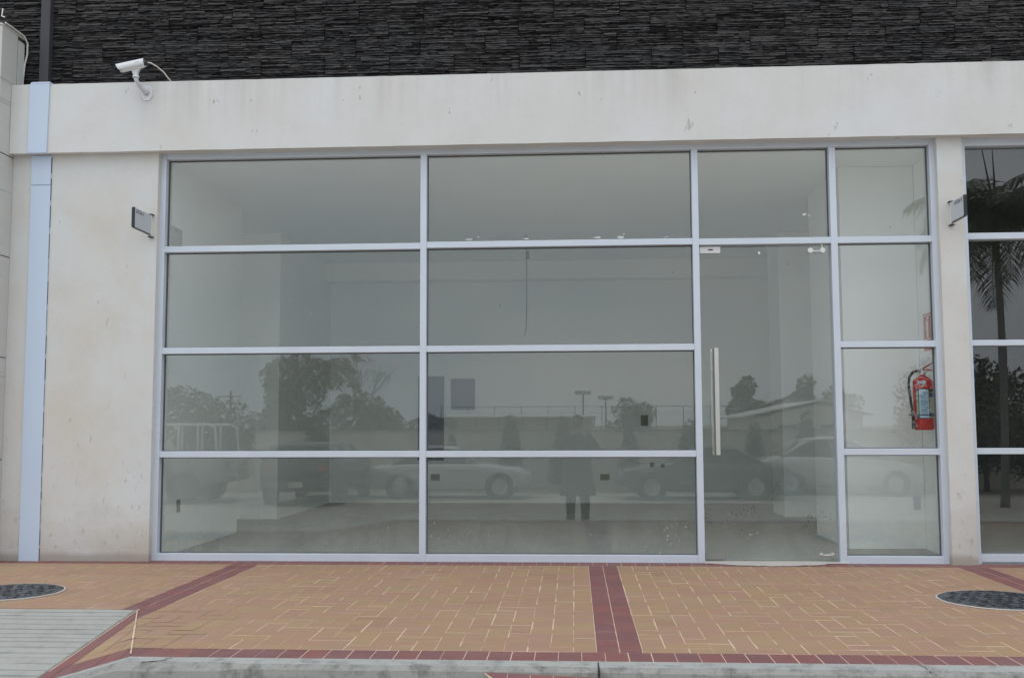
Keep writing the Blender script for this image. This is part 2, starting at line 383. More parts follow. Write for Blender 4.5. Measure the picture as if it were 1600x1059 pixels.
# expansion joint cover: two folded metal strips
jc = MB(); jc.prism([(-4.662, 3.452), (-4.494, 3.452), (-4.486, 4.073), (-4.652, 4.073), (-4.662, 4.045)], 'y', FF - .016, FF - .001)
jc.prism([(-4.645, 4.058), (-4.486, 4.058), (-4.480, 4.075), (-4.638, 4.075)], 'y', FF - .018, .03)
jc.build('joint_cover', M['joint'], shop, .003)
jc = MB(); jc.prism([(-4.655, -.02), (-4.482, -.02), (-4.490, 3.19), (-4.664, 3.19)], 'y', WF - .014, WF - .001)
jc.prism([(-4.664, 3.193), (-4.490, 3.193), (-4.492, 3.450), (-4.666, 3.450)], 'y', WF - .016, WF - .001)
jc.build('joint_cover', M['joint'], shop, .003)
jg = MB(); rj = random.Random(3); zc = 0
while zc < 3.4:
    h = rj.uniform(.08, .3); jg.box(-4.4835 - .0025 * zc, -4.4835 - .0025 * zc + rj.uniform(.001, .005), WF - .006, WF + .01, zc, zc + h * .8); zc += h
jg.build('joint_sealant', M['channel'], shop)

# ---- main shop window: perimeter frame, mullions, transoms, panes
FD = .10
XL, XR = -3.556, 2.994
M1, M2, M3 = -1.262, 1.022, 2.155; HW = .0265
fr = MB()
fr.box(XL, XL + .055, 0, FD, 0, 3.5); fr.box(XR - .05, XR, 0, FD, 0, 3.5)
fr.box(XL + .055, XR - .05, .003, FD, 3.415, 3.5)
for a, b in ((XL + .055, M1 - HW), (M1 + HW, M2 - HW), (M3 + HW, XR - .05)): fr.box(a, b, .003, FD, 0, .058)
win = fr.build('shop_window', M['frame'], shop, .0025)
for m in (M1, M2, M3):
    B((m - HW, m + HW, 0, FD, 0, 3.415)).build('mullion', M['frame'], win, .0025)
GY = .066; rp0 = random.Random(9)
bays = [(XL + .055, M1 - HW), (M1 + HW, M2 - HW), (M2 + HW, M3 - HW), (M3 + HW, XR - .05)]
TZ = [[.8815, 1.757, 2.630], [.880, 1.756, 2.637], [None, None, 2.631], [.892, 1.767, 2.630]]
for bi, (a, b) in enumerate(bays):
    zs = [z for z in TZ[bi] if z]
    for z in zs: B((a, b, .003, FD, z - .026, z + .026)).build('transom', M['frame'], win, .0025)
    edges = [.058] + [e for z in zs for e in (z - .026, z + .026)] + [3.415]
    for k in range(0, len(edges), 2):
        z0, z1 = edges[k], edges[k + 1]
        if bi == 2 and k == 0: continue           # the door leaf goes here
        gp = B((a + .004, b - .004, GY, GY + .008, z0 + .004, z1 - .004)); tx, tz = rp0.uniform(-.0008, .0008), rp0.uniform(-.0006, .0006)   # panes never sit perfectly true
        gp.v = [(x, y + tx * (x - a) / (b - a) + tz * (z - z0), z) for x, y, z in gp.v]; gp.build('glass_pane', M['glass'], win)
        g = MB()                                   # dark gasket line round each pane
        for q in ((a, a + .007, GY - .008, GY + .016, z0, z1), (b - .007, b, GY - .008, GY + .016, z0, z1), (a + .007, b - .007, GY - .008, GY + .016, z1 - .007, z1), (a + .007, b - .007, GY - .008, GY + .016, z0, z0 + .006)): g.box(*q)
        g.build('gasket', M['gasket'], win)
# smears of old putty left on the glass above the first transom
rp_ = random.Random(5)
for px, pz, w_, h_ in ((-.885, 2.690, .050, .008), (-.80, 2.708, .016, .006), (-.395, 2.688, .034, .009), (.21, 2.690, .045, .010), (.40, 2.690, .042, .013), (.43, 2.715, .010, .010), (.79, 2.686, .034, .006), (1.93, 2.860, .026, .016), (1.97, 2.850, .012, .008)):
    k = 18; poly = [(px + w_ * math.cos(2 * PI * j / k) * rp_.uniform(.35, 1), pz + h_ * math.sin(2 * PI * j / k) * rp_.uniform(.3, 1)) for j in range(k)]
    sm = MB(); sm.prism(poly, 'y', GY - .0016, GY - .0003); sm.build('putty_smear', M['smear'], win)

# ---- glass door
DX0, DX1 = M2 + HW + .006, M3 - HW - .006; DY = .045
door = B((DX0, DX1, DY, DY + .010, .022, 2.588)).build('glass_door', M['glass'], shop)
hb = MB()
hb.box(1.150, 1.184, DY - .085, DY - .055, .868, 1.742)
for z in (1.05, 1.56): hb.tube([(1.167, DY - .056, z), (1.167, DY - .0005, z)], .010, 10)
hb.build('pull_handle', M['steel'], door, .003)
hb = MB(); hb.box(1.136, 1.154, DY + .055, DY + .075, .868, 1.742)
for z in (1.05, 1.56): hb.tube([(1.138, DY + .056, z), (1.138, DY + .0105, z)], .009, 10)
hb.build('pull_handle', M['steel'], door, .003)
B((DX0 + .001, 1.226, DY - .012, DY - .0005, 2.538, 2.594)).build('patch_fitting', M['white'], door, .003)
B((1.125, 1.165, DY - .0145, DY - .0121, 2.562, 2.572)).build('lock_slot', M['ink'], door)
B((DX0 + .001, 1.215, DY - .012, DY - .0005, .024, .072)).build('patch_fitting', M['outlet'], door, .003)
pv = MB()
for x in (1.962, 2.062): pv.lathe([(.004, DY - .030), (.021, DY - .028), (.022, DY - .0006), (.006, DY - .0004)], (x, 0, 2.549), 'y', 18)
pv.tube([(1.962, DY - .017, 2.543), (2.062, DY - .017, 2.543)], .006, 8); pv.tube([(2.060, DY - .015, 2.55), (2.058, DY - .015, 2.604)], .007, 8)
pv.build('pivot_arm', M['white'], door)
pv = MB()
for x in (1.985, 2.075): pv.lathe([(.003, DY - .022), (.017, DY - .020), (.018, DY - .0006), (.006, DY - .0004)], (x, 0, .065), 'y', 16)
pv.tube([(1.985, DY - .013, .063), (2.075, DY - .013, .063)], .006, 8)
pv.build('pivot_arm', M['steel'], door)
for x in (1.545,):
    k = MB(); k.lathe([(.003, DY - .010), (.011, DY - .009), (.012, DY - .0005), (.004, DY - .0003)], (x, 0, 2.535), 'y', 14); k.build('stud', M['white'], door)

# ---- neighbouring shop window
nf = MB(); NX = 3.192; NE = 8.4
nf.box(NX, NX + .042, 0, FD, 0, 3.5); nf.box(NX + .042, NE, .003, FD, 3.398, 3.5); nf.box(NX + .042, NE, .003, FD, .018, .076); nf.box(NE, NE + .05, 0, FD, 0, 3.5)
nw = nf.build('neighbour_shop_window', M['frame'], shop, .0025)
B((5.45, 5.50, 0, FD, .076, 3.398)).build('mullion', M['frame'], nw, .0025)
zz = [.076, .872, .920, 1.747, 1.793, 2.620, 2.672, 3.398]
for a, b in ((NX + .042, 5.45), (5.50, NE)):
    for k in (1, 3, 5): B((a, b, .003, FD, zz[k], zz[k + 1])).build('transom', M['frame'], nw, .0025)
    for k in (0, 2, 4, 6): B((a + .003, b - .003, GY, GY + .008, zz[k] + .003, zz[k + 1] - .003)).build('glass_pane', M['glassclean'], nw)

# ---- rooms behind the glass
CZ = 3.46
B((-3.90, -3.54, .165, 2.154, 0, CZ), (-4.40, -4.05, 2.154, 3.68, 0, CZ), (-4.40, -3.56, 3.68, 6.30, 0, CZ)).build('room_wall', M['room'], shop)
B((-4.6, 3.6, 6.30, 6.5, 0, CZ)).build('room_wall', M['room'], shop)
B((-3.56, 3.10, 6.0, 6.298, 3.20, CZ - .001)).build('room_beam', M['room'], shop)
B((3.10, 3.186, .165, 6.295, 0, CZ - .002)).build('room_wall', M['room'], shop)
B((2.43, 3.098, .88, 2.10, .012, CZ - .003)).build('room_column', M['room'], shop, .004)
B((2.50, 3.098, 4.05, 4.75, .012, CZ - .003)).build('room_column', M['room'], shop, .004)
B((-4.6, 8.6, .12, 6.5, CZ, 3.7)).build('room_ceiling', M['room'], shop)
B((-4.8, 8.6, .085, 6.5, -.15, .010)).build('room_floor', M['floor'], shop)
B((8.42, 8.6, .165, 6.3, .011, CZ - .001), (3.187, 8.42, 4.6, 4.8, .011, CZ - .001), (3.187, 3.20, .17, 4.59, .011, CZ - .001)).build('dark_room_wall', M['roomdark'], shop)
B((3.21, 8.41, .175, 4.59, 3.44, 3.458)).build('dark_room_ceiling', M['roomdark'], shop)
B((-2.262, -1.885, 6.272, 6.298, .62, 1.828)).build('wall_board', M['backpanel'], shop, .004)
B((-1.782, -1.436, 6.272, 6.298, 1.345, 1.79)).build('wall_board', M['backpanel'], shop, .004)
for x, z, w_, h_ in ((-2.01, .376, .13, .09), (.427, .376, .13, .085), (1.0, 1.18, .10, .15), (1.10, .55, .06, .06), (1.25, .54, .05, .05)):
    B((x - w_ / 2, x + w_ / 2, 6.285, 6.2985, z - h_ / 2, z + h_ / 2)).build('outlet_box', M['outlet'], shop, .003)
B((-3.5395, -3.530, .50, .57, .355, .465)).build('outlet_box', M['outlet'], shop, .003)
B((3.0, 3.06, .868, .8795, .36, .475)).build('outlet_box', M['panelgrey'], shop, .003)

# ================================================================== WING WALL at the left edge
wing = thing('wing_wall', 'tall travertine-clad wing wall cut off by the left edge of the photo', 'wall', (-5.0, -.2, 0))
wm = MB(); wz = [(-.05, .838), (.846, 1.70), (1.708, 2.56), (2.568, 3.43), (3.438, 4.525)]
for a, b in wz:
    for y0, y1 in ((-.31, WF - .002),): wm.box(-5.6, -4.833, y0, y1, a, b)
wm.build('stone_panel', M['travertine'], wing, .004)
B((-5.6, -4.838, -.305, .06, -.05, 4.52)).build('core', M['channel'], wing)
B((-5.6, -4.836, -.058, .062, 3.3, 4.50)).build('stone_return', M['travertine'], wing, .012)
B((-5.6, -4.829, -.318, .066, 4.526, 4.545)).build('coping', M['travertine'], wing, .006)
cb = MB(); cb.tube([(-4.82, -.29, 4.553), (-4.82, -.10, 4.552), (-4.815, .0, 4.545), (-4.81, .05, 4.50), (-4.815, .06, 4.40), (-4.835, .058, 4.30), (-4.842, .055, 4.18), (-4.838, .04, 4.095), (-4.81, .02, 4.076)], .008, 8)
cb.smooth = True
tag(cb.build('cable', M['cable']), 'cream cable bending over the corner of the travertine wing wall', 'cable')
hk = MB(); hk.tube([(-5.02, .06, 4.80), (-5.02, .0, 4.80), (-5.02, -.01, 4.73), (-4.99, -.01, 4.72)], .006, 6)
tag(hk.build('wire_hook', M['steel']), 'small bent wire hook sticking out of the slate wall above the wing wall', 'hook')

# ================================================================== PAVEMENT
KY0, KY1 = -3.525, -3.685
CELL = .1135; JO = .0035
bands = (-2.672, .2145, 3.095, 5.98); BW = CELL * 2
AX = -2.69; AY = -2.24; SL = .116                # apron corner and slope
def flare_z(x, y):                                # pavement height: flat except the warped flare down to the apron edge
    if x >= -2.17 or y >= AY: return 0.0
    # plane through A(-2.69,-2.24,0) B(-2.17,-3.52,0) C(-2.69,-3.52,-.148)
    ux = (x - AX) / .52; uy = (AY - y) / 1.28
    if ux >= uy: return 0.0
    return -.148 * (uy - ux)
def in_apron(x, y): return x < AX and y < AY
base = MB(); gx = [-9 + .25 * i for i in range(0, 25)] + [-2.69] + [-2.6 + .05 * i for i in range(10)] + [-2.1 + .3 * i for i in range(36)]
gx = sorted(set(round(g, 3) for g in gx)); gy = [.0, -.2, -1, -2, AY] + [AY - .08 * i for i in range(1, 16)] + [-3.52]
idx = {}
for i, x in enumerate(gx):
    for j, y in enumerate(gy): idx[i, j] = base.add([(x, y, flare_z(x, y) - (.0006 if x > -1.95 or y > AY + .01 or x < AX - .01 else .0016))])
for i in range(len(gx) - 1):
    for j in range(len(gy) - 1):
        if gx[i] < AX - .001 and gy[j] < AY + .001: continue
        base.face((idx[i, j + 1], idx[i + 1, j + 1], idx[i + 1, j], idx[i, j]))
pav = base.build('pavement', M['mortar']); tag(pav, 'pavement of yellow herringbone bricks with red tile bands in front of the shop', kind='structure')
rb = random.Random(21)
def paver(mb, x0, x1, y0, y1, j=(JO, JO, JO, JO)):
    if in_apron((x0 + x1) / 2, (y0 + y1) / 2) and not (y1 > AY + .015 and x1 <= AX + .06): return
    if (x0 + x1) / 2 < AX and y0 < AY: y0 = AY
    if x0 < AX and y1 <= AY + .01: x0 = AX
    x0 += j[0]; x1 -= j[1]; y0 += j[2]; y1 -= j[3]
    if x1 - x0 < .02 or y1 - y0 < .02: return
    if x0 < AX < x1 and y0 < AY: x0 = AX
    h = rb.uniform(.0, .0012); e = .0022
    mb.tone = min(1, max(0, rb.gauss(.45, .25)))
    if x0 < -2.12 and y0 < AY and x1 > AX - .3:      # on the flare: a small grid that follows the slope
        nx_, ny_ = 6, 5; g = [[mb.add([(x0 + (x1 - x0) * i / nx_, y0 + (y1 - y0) * j / ny_, flare_z(x0 + (x1 - x0) * i / nx_, y0 + (y1 - y0) * j / ny_) + h)]) for j in range(ny_ + 1)] for i in range(nx_ + 1)]
        for i in range(nx_):
            for j in range(ny_): mb.face((g[i][j], g[i + 1][j], g[i + 1][j + 1], g[i][j + 1]))
        return
    c = [(x0, y0), (x1, y0), (x1, y1), (x0, y1)]; ci = [(x0 + e, y0 + e), (x1 - e, y0 + e), (x1 - e, y1 - e), (x0 + e, y1 - e)]
    a = mb.add([(x, y, -.006) for x, y in c]); m_ = mb.add([(x, y, h - .0010) for x, y in c]); t_ = mb.add([(x, y, h + rb.uniform(-.0006, .0006)) for x, y in ci])
    for k in range(4):
        n = (k + 1) % 4; mb.face((a + k, a + n, m_ + n, m_ + k)); mb.face((m_ + k, m_ + n, t_ + n, t_ + k))
    mb.face((t_, t_ + 1, t_ + 2, t_ + 3))
def jit():                                        # joints: the ones running away from the street are wide in places
    return (rb.choice((.0008, .0014, .003, .005)), rb.choice((.0008, .0012, .002)), rb.choice((.0008, .0008, .001, .0075)), rb.choice((.0006, .001, .004)))
FY1 = -.20; FY0 = -3.325                         # herringbone field
ym = MB(); tm = MB()
def field(xa, xb):
    n = int(round((xb - xa) / CELL)); c = (xb - xa) / n; m = int(round((FY1 - FY0) / CELL)); cy_ = (FY1 - FY0) / m
    for i in range(-1, n):
        for j in range(-1, m):
            k = (i - j) % 4
            if k == 0: q = (i, i + 2, j, j + 1)
            elif k == 3: q = (i, i + 1, j, j + 2)
            else: continue
            a, b, d, e = max(q[0], 0), min(q[1], n), max(q[2], 0), min(q[3], m)
            if b <= a or e <= d: continue
            paver(ym, xa + a * c, xa + b * c, FY0 + d * cy_, FY0 + e * cy_, jit())
edges = [-8.6] + [e for b in bands for e in (b - BW / 2, b + BW / 2)] + [8.6]
for k in range(0, len(edges), 2): field(edges[k], edges[k + 1])
for b in bands:                                   # red bands, two tiles wide
    y = FY1
    while y > FY0 + .02:
        y0 = max(FY0, y - CELL)
        paver(tm, b - CELL, b, y0, y, (.0015, .0018, .0006, .0008)); paver(tm, b, b + CELL, y0, y, (.0018, .0015, .0006, .0008)); y -= CELL
x = -8.6
while x < 8.6:                                    # soldier rows along the shop and along the kerb
    paver(tm, x, x + CELL, FY1, -.004, (.001, .0015, .001, .001))
    if x > AX - .05: paver(tm, max(x, AX), x + CELL, KY0 + .004, FY0, (.0015, rb.choice((.0015, .003)), .001, .0015))
    x += CELL
ym.build('brick_paving', M['brick'], pav)
tm.build('tile_border', M['tile'], pav)
# light mortar line along the flare crease
cr = MB(); ca, cb_ = Vector((-2.665, -2.30, .0)), Vector((-2.19, -3.47, .0)); n_ = 14
pl = [ca.lerp(cb_, i / n_) for i in range(n_ + 1)]; wl = [.002 + .0045 * abs(math.sin(i * 1.9)) * (1 - abs(i / n_ - .6)) for i in range(n_ + 1)]
a_ = cr.add([(p.x - q, p.y, .0042) for p, q in zip(pl, wl)]); b_ = cr.add([(p.x + q, p.y, .0046) for p, q in zip(pl, wl)])
for i in range(n_): cr.face((a_ + i + 1, b_ + i + 1, b_ + i, a_ + i))
cr.build('mortar_line', M['mortar'], pav)
# cement threshold smeared in front of the door
th = MB(); n_ = 26; rt = random.Random(8)
pa = [(M2 + .02 + (1.16) * i / n_, .084, .0115) for i in range(n_ + 1)]; pm = [(p[0], -.01, .0115) for p in pa]
pb = [(p[0] + rt.uniform(-.01, .01), -.05 - .15 * math.sin(PI * min(1, max(0, (i - 1) / 21))) ** .7 * rt.uniform(.75, 1.05) if i < 22 else -.03, .004) for i, p in enumerate(pa)]
A, Bm, Cc = th.add(pa), th.add(pm), th.add(pb)
for i in range(n_):
    th.face((Bm + i, Bm + i + 1, A + i + 1, A + i)); th.face((Cc + i, Cc + i + 1, Bm + i + 1, Bm + i))
tag(th.build('door_threshold', M['cement']), 'rough pale cement threshold under the glass door', kind='structure')

# kerb: pale top strip, weathered face, worn nosing, dropping along the flare
kb = MB(); kx = [-2.69 + .065 * i for i in range(9)] + [-2.1 + .1 * i for i in range(108)]
rows = [[], [], [], [], []]
for i, x in enumerate(kx):
    dz = flare_z(x, -3.52) if x < -2.17 else 0
    dy = -.02 * max(0, (-2.17 - x) / .52)
    wob = .010 * mnoise.noise((x * 3.1, 2, 7)); worn = max(0, mnoise.noise((x * 2.2, 4, 1))) * (.028 if x < -.4 else .012)
    if x < -1.7: worn += .02
    rows[0].append((x, KY0 + .002 + dy, dz + .0015)); rows[1].append((x, KY1 + .045 - wob + dy + worn, dz + .001))
    rows[2].append((x, KY1 + .008 - wob + dy, dz - .016 - worn * .6)); rows[3].append((x, KY1 + dy - .3 * wob, dz - .05 - worn)); rows[4].append((x, KY1 - .012 + dy, dz - .42))
ids = [kb.add(r) for r in rows]
for k in range(4):
    kb.mi = 0 if k == 0 else 1
    for i in range(len(kx) - 1): kb.face((ids[k + 1] + i, ids[k + 1] + i + 1, ids[k] + i + 1, ids[k] + i))
kerb = kb.build('kerb', [M['kerb'], M['kerbface']]); tag(kerb, 'pale concrete kerb with a stained face along the pavement edge', kind='structure')
kj = MB(); kj.prism([(.098, KY1 - .003), (.107, KY1 - .003), (.104, KY0 - .02), (.099, KY0 - .02)], 'z', -.2, .0032); kj.build('kerb_joint', M['black'], kerb)
ck = MB(); pts = [(-1.955, KY0 - .012), (-1.975, KY0 - .04), (-1.965, KY0 - .06), (-1.99, KY0 - .085), (-2.03, KY0 - .10), (-2.06, KY0 - .13)]
ck.tube([(p[0], p[1], .002) for p in pts], [.0015, .001, .002, .0015, .002, .001], 6); ck.build('kerb_crack', M['black'], kerb)
ck = MB(); ck.tube([(1.585, KY0 - .01, .001), (1.60, KY0 - .05, .001), (1.595, KY0 - .09, .001), (1.60, KY0 - .13, -.004)], .0022, 6); ck.build('kerb_crack', M['black'], kerb)
# tiled ramp meeting the kerb on the street side
rm = MB()
hz = lambda x, y: -.010 - .037 * (x + .385) - (KY1 - y) * .28
for i in range(5):
    x0 = -.42 + .105 * i
    for j in range(6):
        y1 = KY1 - .014 - .115 * j; rm.tone = rb.uniform(.2, .8)
        if i < j: continue
        p = [(x0 + .102, y1 - .111), (x0 + .102, y1), (x0 + .002, y1)] if i == j else [(x0 + .002, y1 - .111), (x0 + .102, y1 - .111), (x0 + .102, y1), (x0 + .002, y1)]
        rm.quad(*[(q[0], q[1], hz(*q)) for q in p])
rmb = rm.build('tile_ramp', M['tile']); tag(rmb, 'small red tiled ramp running down from the kerb to the street', kind='structure')
rq = MB(); rq.quad(*[(x, y, hz(x, y) - .005) for x, y in ((.0, KY1 - .60), (.106, KY1 - .60), (.106, KY1 - .012), (-.425, KY1 - .012))]); rq.build('ramp_bed', M['mortar'], rmb)

# grooved concrete apron sloping to the street
ap = MB(); y = AY - .004; yl = []
ra = random.Random(4)
while y > -5.2:
    p = ra.uniform(.062, .098); g_ = ra.uniform(.014, .024); yl += [(y, 0), (y - (p - g_) * .5, .001), (y - p + g_, .0), (y - p + g_ * .75, -.013), (y - p + g_ * .25, -.013)]; y -= p
nxa = 30; xs = [AX - .002 - 6.2 * (i / nxa) ** 1.3 for i in range(nxa + 1)]
prev = None
for k, (y, d) in enumerate(yl):
    rr = ap.add([(x, y + (.003 * mnoise.noise((x * 2.0, k * .7, 0))), -.003 - (AY - y) * SL + d * (1 + .6 * mnoise.noise((x * 1.5, k * .5, 4))) + .002 * mnoise.noise((x * 3, y * 3, 1))) for x in xs])
    if prev is not None:
        for i in range(nxa): ap.face((prev + i, prev + i + 1, rr + i + 1, rr + i))
    prev = rr
gap = MB(); n_ = 40; gz = lambda y: -.0015 - (AY - y) * SL
ga = gap.add([(AX - .007 - .016 * abs(mnoise.noise((k * .8, 3, 3))), AY - 1.6 * k / n_, gz(AY - 1.6 * k / n_) + .004) for k in range(n_ + 1)]); gb = gap.add([(AX + .0015, AY - 1.6 * k / n_, gz(AY - 1.6 * k / n_) + .0055) for k in range(n_ + 1)])
for k in range(n_): gap.face((ga + k, ga + k + 1, gb + k + 1, gb + k))
apo = ap.build('driveway_apron', M['apron']); gap.build('dirty_joint', M['kerbface'], apo)
tag(apo, 'grooved concrete driveway ramp at the left', kind='structure')

# street and far ground
st = MB(); prof = [(-3.69, -.20), (-5.0, -.30), (-8.0, -.60), (-18.0, -.63)]
for (y0, z0), (y1, z1) in zip(prof, prof[1:]): st.quad((-90, y1, z1), (90, y1, z1), (90, y0, z0), (-90, y0, z0))
tag(st.build('street', M['road']), 'dusty concrete street in front of the shops', kind='structure')
gr = MB(); gr.quad((-1500, -1500, -.63), (1500, -1500, -.63), (1500, -18, -.63), (-1500, -18, -.63)); gr.quad((-1500, -18, -.634), (-90, -18, -.634), (-90, 1500, -.64), (-1500, 1500, -.64)); gr.quad((90, -18, -.634), (1500, -18, -.634), (1500, 1500, -.64), (90, 1500, -.64)); gr.quad((-90, 6.6, -.64), (90, 6.6, -.64), (90, 1500, -.64), (-90, 1500, -.64))
tag(gr.build('ground', M['earth']), 'dry earth ground across the street', kind='structure')

# manhole covers
def manhole(x, y, r, label):
    t_ = thing('manhole_cover', label, 'manhole cover', (x, y, 0), 0, 'manhole covers in the brick pavement')
    c = MB(); c.lathe([(r - .012, -.01), (r - .010, .006), (r - .018, .009), (.001, .009)], (x, y, 0), 'z', 48, False)
    for i in range(-4, 5):
        for j in range(-4, 5):
            px, py = x + i * .075 + (.037 if j % 2 else 0), y + j * .075
            if math.hypot(px - x, py - y) < r - .06:
                a = .022; q = PI / 4 if (i + j) % 2 else -PI / 4; dx, dy = a * math.cos(q), a * math.sin(q)
                c.prism([(px - dx - dy * .35, py - dy + dx * .35), (px - dx + dy * .35, py - dy - dx * .35), (px + dx + dy * .35, py + dy - dx * .35), (px + dx - dy * .35, py + dy + dx * .35)], 'z', .009, .0135)
    c.build('cover_plate', M['iron'], t_)
    k = MB(); k.lathe([(r - .010, .0075), (r - .004, .008), (r + .0005, .0068), (r + .004, .003)], (x, y, 0), 'z', 48, False); k.build('mortar_ring', M['cement'], t_)
manhole(-3.84, -1.665, .36, 'round dark iron manhole cover beside the grooved driveway, cut by the left edge')
manhole(2.675, -1.72, .37, 'round dark iron manhole cover in the bricks below the pillar at the right')

# ================================================================== BLADE SIGNS
def text_mesh(name, s, size, mat, parent, loc, rot):
    cu = bpy.data.curves.new(name, 'FONT'); cu.body = s; cu.size = size; cu.extrude = .0006
    tmp = bpy.data.objects.new(name + '_tmp', cu); col.objects.link(tmp)
    dg = bpy.context.evaluated_depsgraph_get(); me = bpy.data.meshes.new_from_object(tmp.evaluated_get(dg))
    bpy.data.objects.remove(tmp)
    me.materials.clear(); me.materials.append(mat)
    o = bpy.data.objects.new(name, me); col.objects.link(o); o.parent = parent
    o.location = Vector(loc) - ORG[parent.name]; o.rotation_euler = rot; return o
def blade_sign(x, side, y0, y1, z0, z1, txt, label):
    t_ = thing('blade_sign', label, 'sign', (x, WF, z0), 0, 'grey blade signs beside the shop windows')
    h = .011
    pn = B((x - h, x + h, y0 + .014, y1, z0, z1)).build('sign_panel', M['panelgrey'], t_, .002)
    B((x - h - .001, x + h + .001, y0, y0 + .014, z0 - .001, z1 + .001)).build('edge_strip', M['signdark'], t_, .002)
    B((x - h + .002, x + h - .002, y0 + .014, y1, z0 - .006, z0 - .0005)).build('bottom_rail', M['signdark'], t_)
    p = MB(); p.tube([(x, y1 + .012, z0 - .012), (x, y1 + .012, z1 + .004)], .011, 12); p.build('hinge_post', M['white'], t_)
    for z in (z0 - .022, z1 + .006):
        k = MB(); k.box(x - .018, x + .018, WF - .05, WF - .0005, z, z + .007); k.build('bracket', M['black'], t_)
    if side > 0: text_mesh('lettering', txt, .040, M['ink'], t_, (x + h + .0008, y0 + .030, z1 - .040), (PI / 2, 0, PI / 2))
    else: text_mesh('lettering', txt, .040, M['ink'], t_, (x - h - .0008, y0 + .200, z1 - .040), (PI / 2, 0, -PI / 2))
blade_sign(-3.588, 1, -.445, -.105, 2.742, 2.905, 'LOCAL 7', 'grey blade sign reading LOCAL 7 on the white wall left of the shop window')
blade_sign(3.074, -1, -.392, -.105, 2.742, 2.905, 'LOCAL 8', 'grey blade sign on the narrow pillar between the two shop windows')

# ================================================================== SECURITY CAMERA
sx, sy, sz = -3.629, FF, 3.958
sc_ = thing('security_camera', 'white bullet security camera on a bent bracket fixed to the fascia', 'camera', (sx, sy, sz))
k = MB(); hexa = [(sx + .062 * math.cos(a) * .85, sz + .0 + .072 * math.sin(a)) for a in [PI / 8 + i * PI / 4 for i in range(8)]]
k.prism(hexa, 'y', FF - .010, FF - .0008)
for dx, dz in ((.018, .045), (0, -.04), (-.02, .03)): k.lathe([(.002, FF - .013), (.006, FF - .0125), (.006, FF - .0095), (.001, FF - .0093)], (sx + dx, 0, sz + dz), 'y', 8)
k.build('base_plate', M['camwhite'], sc_, .002)
k = MB(); k.smooth = True; k.tube([(sx, FF - .008, sz), (sx - .006, FF - .05, sz + .006), (sx - .022, FF - .10, sz + .030), (sx - .034, FF - .14, sz + .062), (sx - .036, FF - .15, sz + .085)], [.026, .021, .018, .018, .019], 12)
k.build('bracket_arm', M['panelgrey'], sc_)  # greyer than the white enamel parts: the arm's shading is put into its colour
hx, hy, hz_ = sx - .036, FF - .15, sz + .085
k = MB(); k.lathe([(.020, hz_ - .001), (.028, hz_ + .004), (.026, hz_ + .018), (.018, hz_ + .026)], (hx, hy, 0), 'z', 16)
k.prism([(hx - .020, hz_ + .024), (hx + .018, hz_ + .024), (hx + .020, hz_ + .05), (hx + .036, hz_ + .085), (hx - .036, hz_ + .068)], 'y', hy - .016, hy + .016)
k.build('swivel_mount', M['camwhite'], sc_, .002)
d = Vector((-.215, -.03, -.055)).normalized(); c0 = Vector((hx + .066, hy, hz_ + .122))
k = MB(); k.smooth = True
k.tube([c0 - d * .0, c0 + d * .012, c0 + d * .165, c0 + d * .19], [.030, .036, .036, .036], 20)
k.build('housing', M['camwhite'], sc_)
k = MB(); a = c0 + d * .1895; k.tube([a, a + d * .003], [.034, .030], 20); k.build('lens_face', M['black'], sc_)
# sunshield hood over the housing
k = MB(); u = Vector((0, 0, 1)); sd_ = d.cross(u).normalized(); up = sd_.cross(d).normalized()
ring = []
for tt in (-.005, .19, .215):
    ring.append(k.add([c0 + d * (tt + (.0 if tt < .2 else .012 * math.sin(a))) + (sd_ * math.cos(a) + up * math.sin(a)) * .040 for a in [(-.15 + 1.3 * i / 12) * PI for i in range(13)]]))
for q, r_ in zip(ring, ring[1:]):
    for i in range(12): k.face((q + i, q + i + 1, r_ + i + 1, r_ + i))
hood = k.build('sunshield', M['camwhite'], sc_); md = hood.modifiers.new('Solid', 'SOLIDIFY'); md.thickness = .003
k = MB(); k.tube([c0 - d * .03, c0 + d * .001], [.016, .022], 14); k.build('cable_gland', M['black'], sc_)
k = MB(); b0 = c0 + d * .045 - sd_ * 0
for i, (a0, a1) in enumerate(((0, .004), (.006, .013), (.015, .02), (.022, .034))):
    y_ = -1 if sd_.y > 0 else 1
    p0 = c0 + d * (.028 + a0) + sd_ * (.0405 * y_) + up * .008; p1 = c0 + d * (.028 + a1) + sd_ * (.0405 * y_) + up * .008
    k.tube([p0, p1], .0025, 6)
k.build('brand_mark', M['ink'], sc_)
k = MB(); k.smooth = True; e = c0 - d * .03
k.tube([e, e - d * .02 + Vector((0, .01, -.001)), e + Vector((.055, .06, -.012)), e + Vector((.095, .11, -.045)), e + Vector((.122, .14, -.085)), (e.x + .138, FF + .02, 4.068)], .006, 8)
k.build('cable', M['cable'], sc_)

